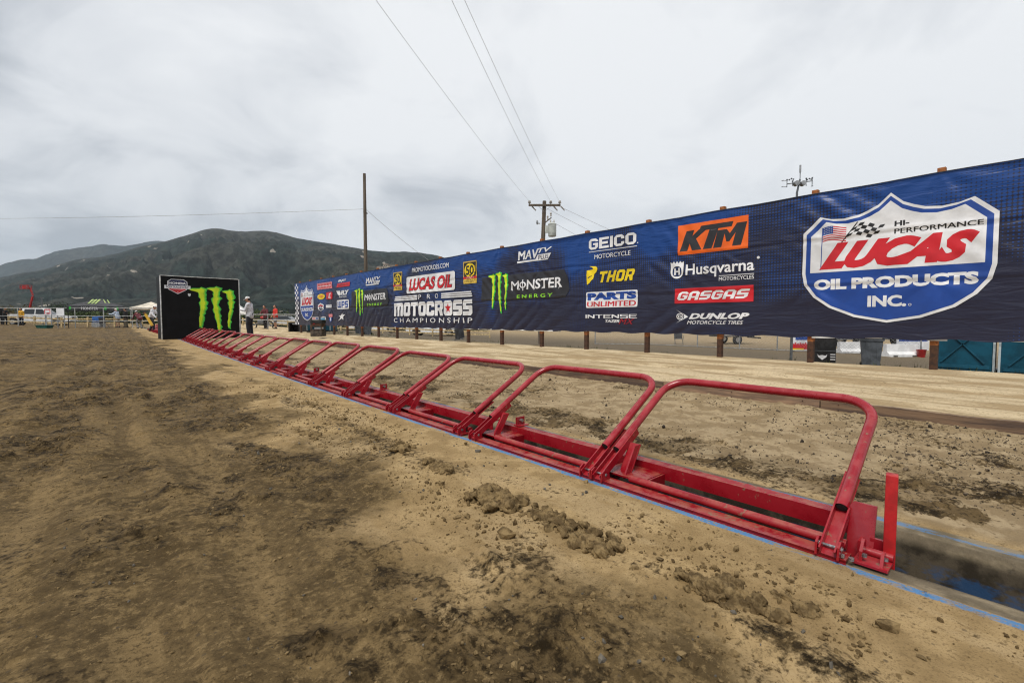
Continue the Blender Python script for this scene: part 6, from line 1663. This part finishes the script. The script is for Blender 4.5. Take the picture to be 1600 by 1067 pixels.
# ------------------------------------------------------------------ bushes, weeds, houses on the hill
LEAF=[mat('leaf_'+n,c,.7,var=.35,vs=1.2,spec=.25) for n,c in (('green',(.060,.085,.024)),('dark',(.024,.040,.016)),('olive',(.105,.092,.040)))]
WOODM=mat('bush_stem',(.10,.075,.05),.9)
def bush_mesh(seed,w,h,n,leaf):
    rr=np.random.RandomState(seed); cl=[(rr.uniform(-.40,.40)*w,rr.uniform(-.3,.3)*w,rr.uniform(.28,.72)*h,rr.uniform(.16,.30)*w) for _ in range(11)]
    V=[];F=[]
    for i in range(n):
        cx,cy,cz,r=cl[rr.randint(len(cl))]; d=rr.randn(3); d/=np.linalg.norm(d); p=np.array([cx,cy,cz])+d*r*rr.uniform(.55,1.05)*np.array([1,1,.85])
        if p[2]<.05: p[2]=.05
        u=rr.randn(3); u/=np.linalg.norm(u); v=np.cross(u,rr.randn(3)); v/=np.linalg.norm(v); s=leaf*rr.uniform(.6,1.4); b0=len(V)
        V+=[tuple(p-u*s),tuple(p+v*s*.5),tuple(p+u*s),tuple(p-v*s*.5)]; F.append((b0,b0+1,b0+2,b0+3))
    return V,F
BM={}
def bush(label,u,D,w,h,kind,seed,group='bushes in the background'):
    p=at(u,D); p.z=gz(p.x,p.y)-.05
    t=thing('bush',label,'bush',p,seed*.7,group)
    b=MB(); V,F=bush_mesh(seed,w,h,1500,.055*w**.6); b.add(V,F); b.build('foliage',LEAF[kind],t,0,fix=False)
    b=MB()
    for k in range(5):
        a=k*1.26; b.tube([(0,0,0),(math.cos(a)*w*.16,math.sin(a)*w*.14,h*.35),(math.cos(a)*w*.27,math.sin(a)*w*.22,h*.62)],.05,6,rad=[.05,.035,.012])
    b.build('stem',WOODM,t)
bush('round olive bush behind the white pickup at the far left',22,95,8.5,4.2,2,1)
for k,(u,D,w,h,kd,lab) in enumerate(((120,80,6,2.0,0,'green bush left of the black tent'),(137,82,6,1.9,1,'dark bush under the left half of the tent'),(160,80,6,2.0,0,'green bush under the middle of the tent'),(178,84,6,1.8,0,'green bush behind the pale blue shirt'),(204,80,6.5,2.1,1,'dark bush behind the maroon shirt'),(228,82,6,2.0,0,'green bush behind the stooping man'),(250,85,6,1.8,0,'green bush just left of the black box'),
        (384,72,6,2.0,0,'green bush behind the man with the cap'),(402,75,6,1.8,1,'dark bush above the red bike'),(424,70,6.5,2.2,0,'green bush behind the bright red shirt'),(446,74,6,2.1,1,'dark bush left of the chequered banner end'),(535,75,6.5,1.9,0,'green bush seen under the banner near the rail fence'),(640,80,7,1.5,0,'green bush seen under the banner below the series logo'),(740,70,6,1.2,0,'low green bush under the banner near the hem pipe'),(100,170,16,6,1,'large dark tree-like shrub at the hill foot left of the tent'),(92,110,6,2.6,1,'dark shrub right of the red boom lift'))):
    bush(lab,u,D,w,h,kd,10+k)
def weeds():
    rr=np.random.RandomState(8); V=[];F=[]
    for i in range(420):
        y=rr.uniform(-1,22); x=6.32+rr.rand()**2*.7; 
        if fbm(np.array([y*.9]),np.array([x]),33,3)[0]<.52: continue
        z=gz(x,y)
        for k in range(7):
            a=rr.uniform(0,6.28); l=rr.uniform(.03,.11); w=.006; dx,dy=math.cos(a),math.sin(a); b0=len(V); px,py=x+rr.randn()*.03,y+rr.randn()*.03
            V+=[(px-dy*w,py+dx*w,z),(px+dy*w,py-dx*w,z),(px+dx*l*.5,py+dy*l*.5,z+l)]; F.append((b0,b0+1,b0+2))
    b=MB(); b.add(V,F); o=b.build('weeds',mat('weed_green',(.10,.13,.03),.8,var=.3,vs=4),None,0,fix=False)
    tag(o,'sparse green weeds along the lip behind the posts','weeds',None,'stuff')
weeds()
HW=mat('house_wall',(.48,.42,.33),.85); HR=mat('house_roof',(.17,.12,.09),.85)
for k,(u,v,D,w,lab) in enumerate(((596,419.5,640,8.5,'pale house on the hillside just above the banner, left of three'),(604,415.5,660,7,'pale house on the hillside just above the banner, middle of three'),(613,417.5,650,7,'pale house on the hillside just above the banner, right of three'))):
    p=at(u,D,CAM_H+(499.7-v)/CAM_F*D-3.0)
    t=thing('hill_house',lab,'house',p,-CAM_YAW+.3*k,'houses on the hillside')
    b=MB(); b.box((0,0,1.5),(w,6,5)); b.build('wall',HW,t)
    b=MB(); b.prism([(-3.4,3.9),(3.4,3.9),(0,5.4)],lambda a,z,h:(h,a,z),-w/2-.4,w/2+.4); b.build('roof',HR,t)
    for x in (-w*.28,w*.2):
        b=MB(); b.box((x,-3.02,2.2),(1.2,.06,1.2)); b.build('window',M['glass'],t)
    b=MB(); b.box((0,-3.02,1.1),(1.0,.06,2.1)); b.build('door',HR,t)

# ------------------------------------------------------------------ air
def haze():
    b=MB(); b.box((0,0,446),(17000,17000,906)); 
    m=bpy.data.materials.new('air'); m.use_nodes=True; t=m.node_tree; t.nodes.clear()
    o=N(t,'ShaderNodeOutputMaterial'); v=N(t,'ShaderNodeVolumePrincipled'); v.inputs['Color'].default_value=(.76,.88,1.0,1); v.inputs['Density'].default_value=HAZE; v.inputs['Anisotropy'].default_value=.2
    lk(t,v.outputs[0],o.inputs['Volume'])
    ob=b.build('haze',m,None,0); tag(ob,'thin pale air between the camera and the hills','haze',None,'stuff')
HAZE=.00010
haze()
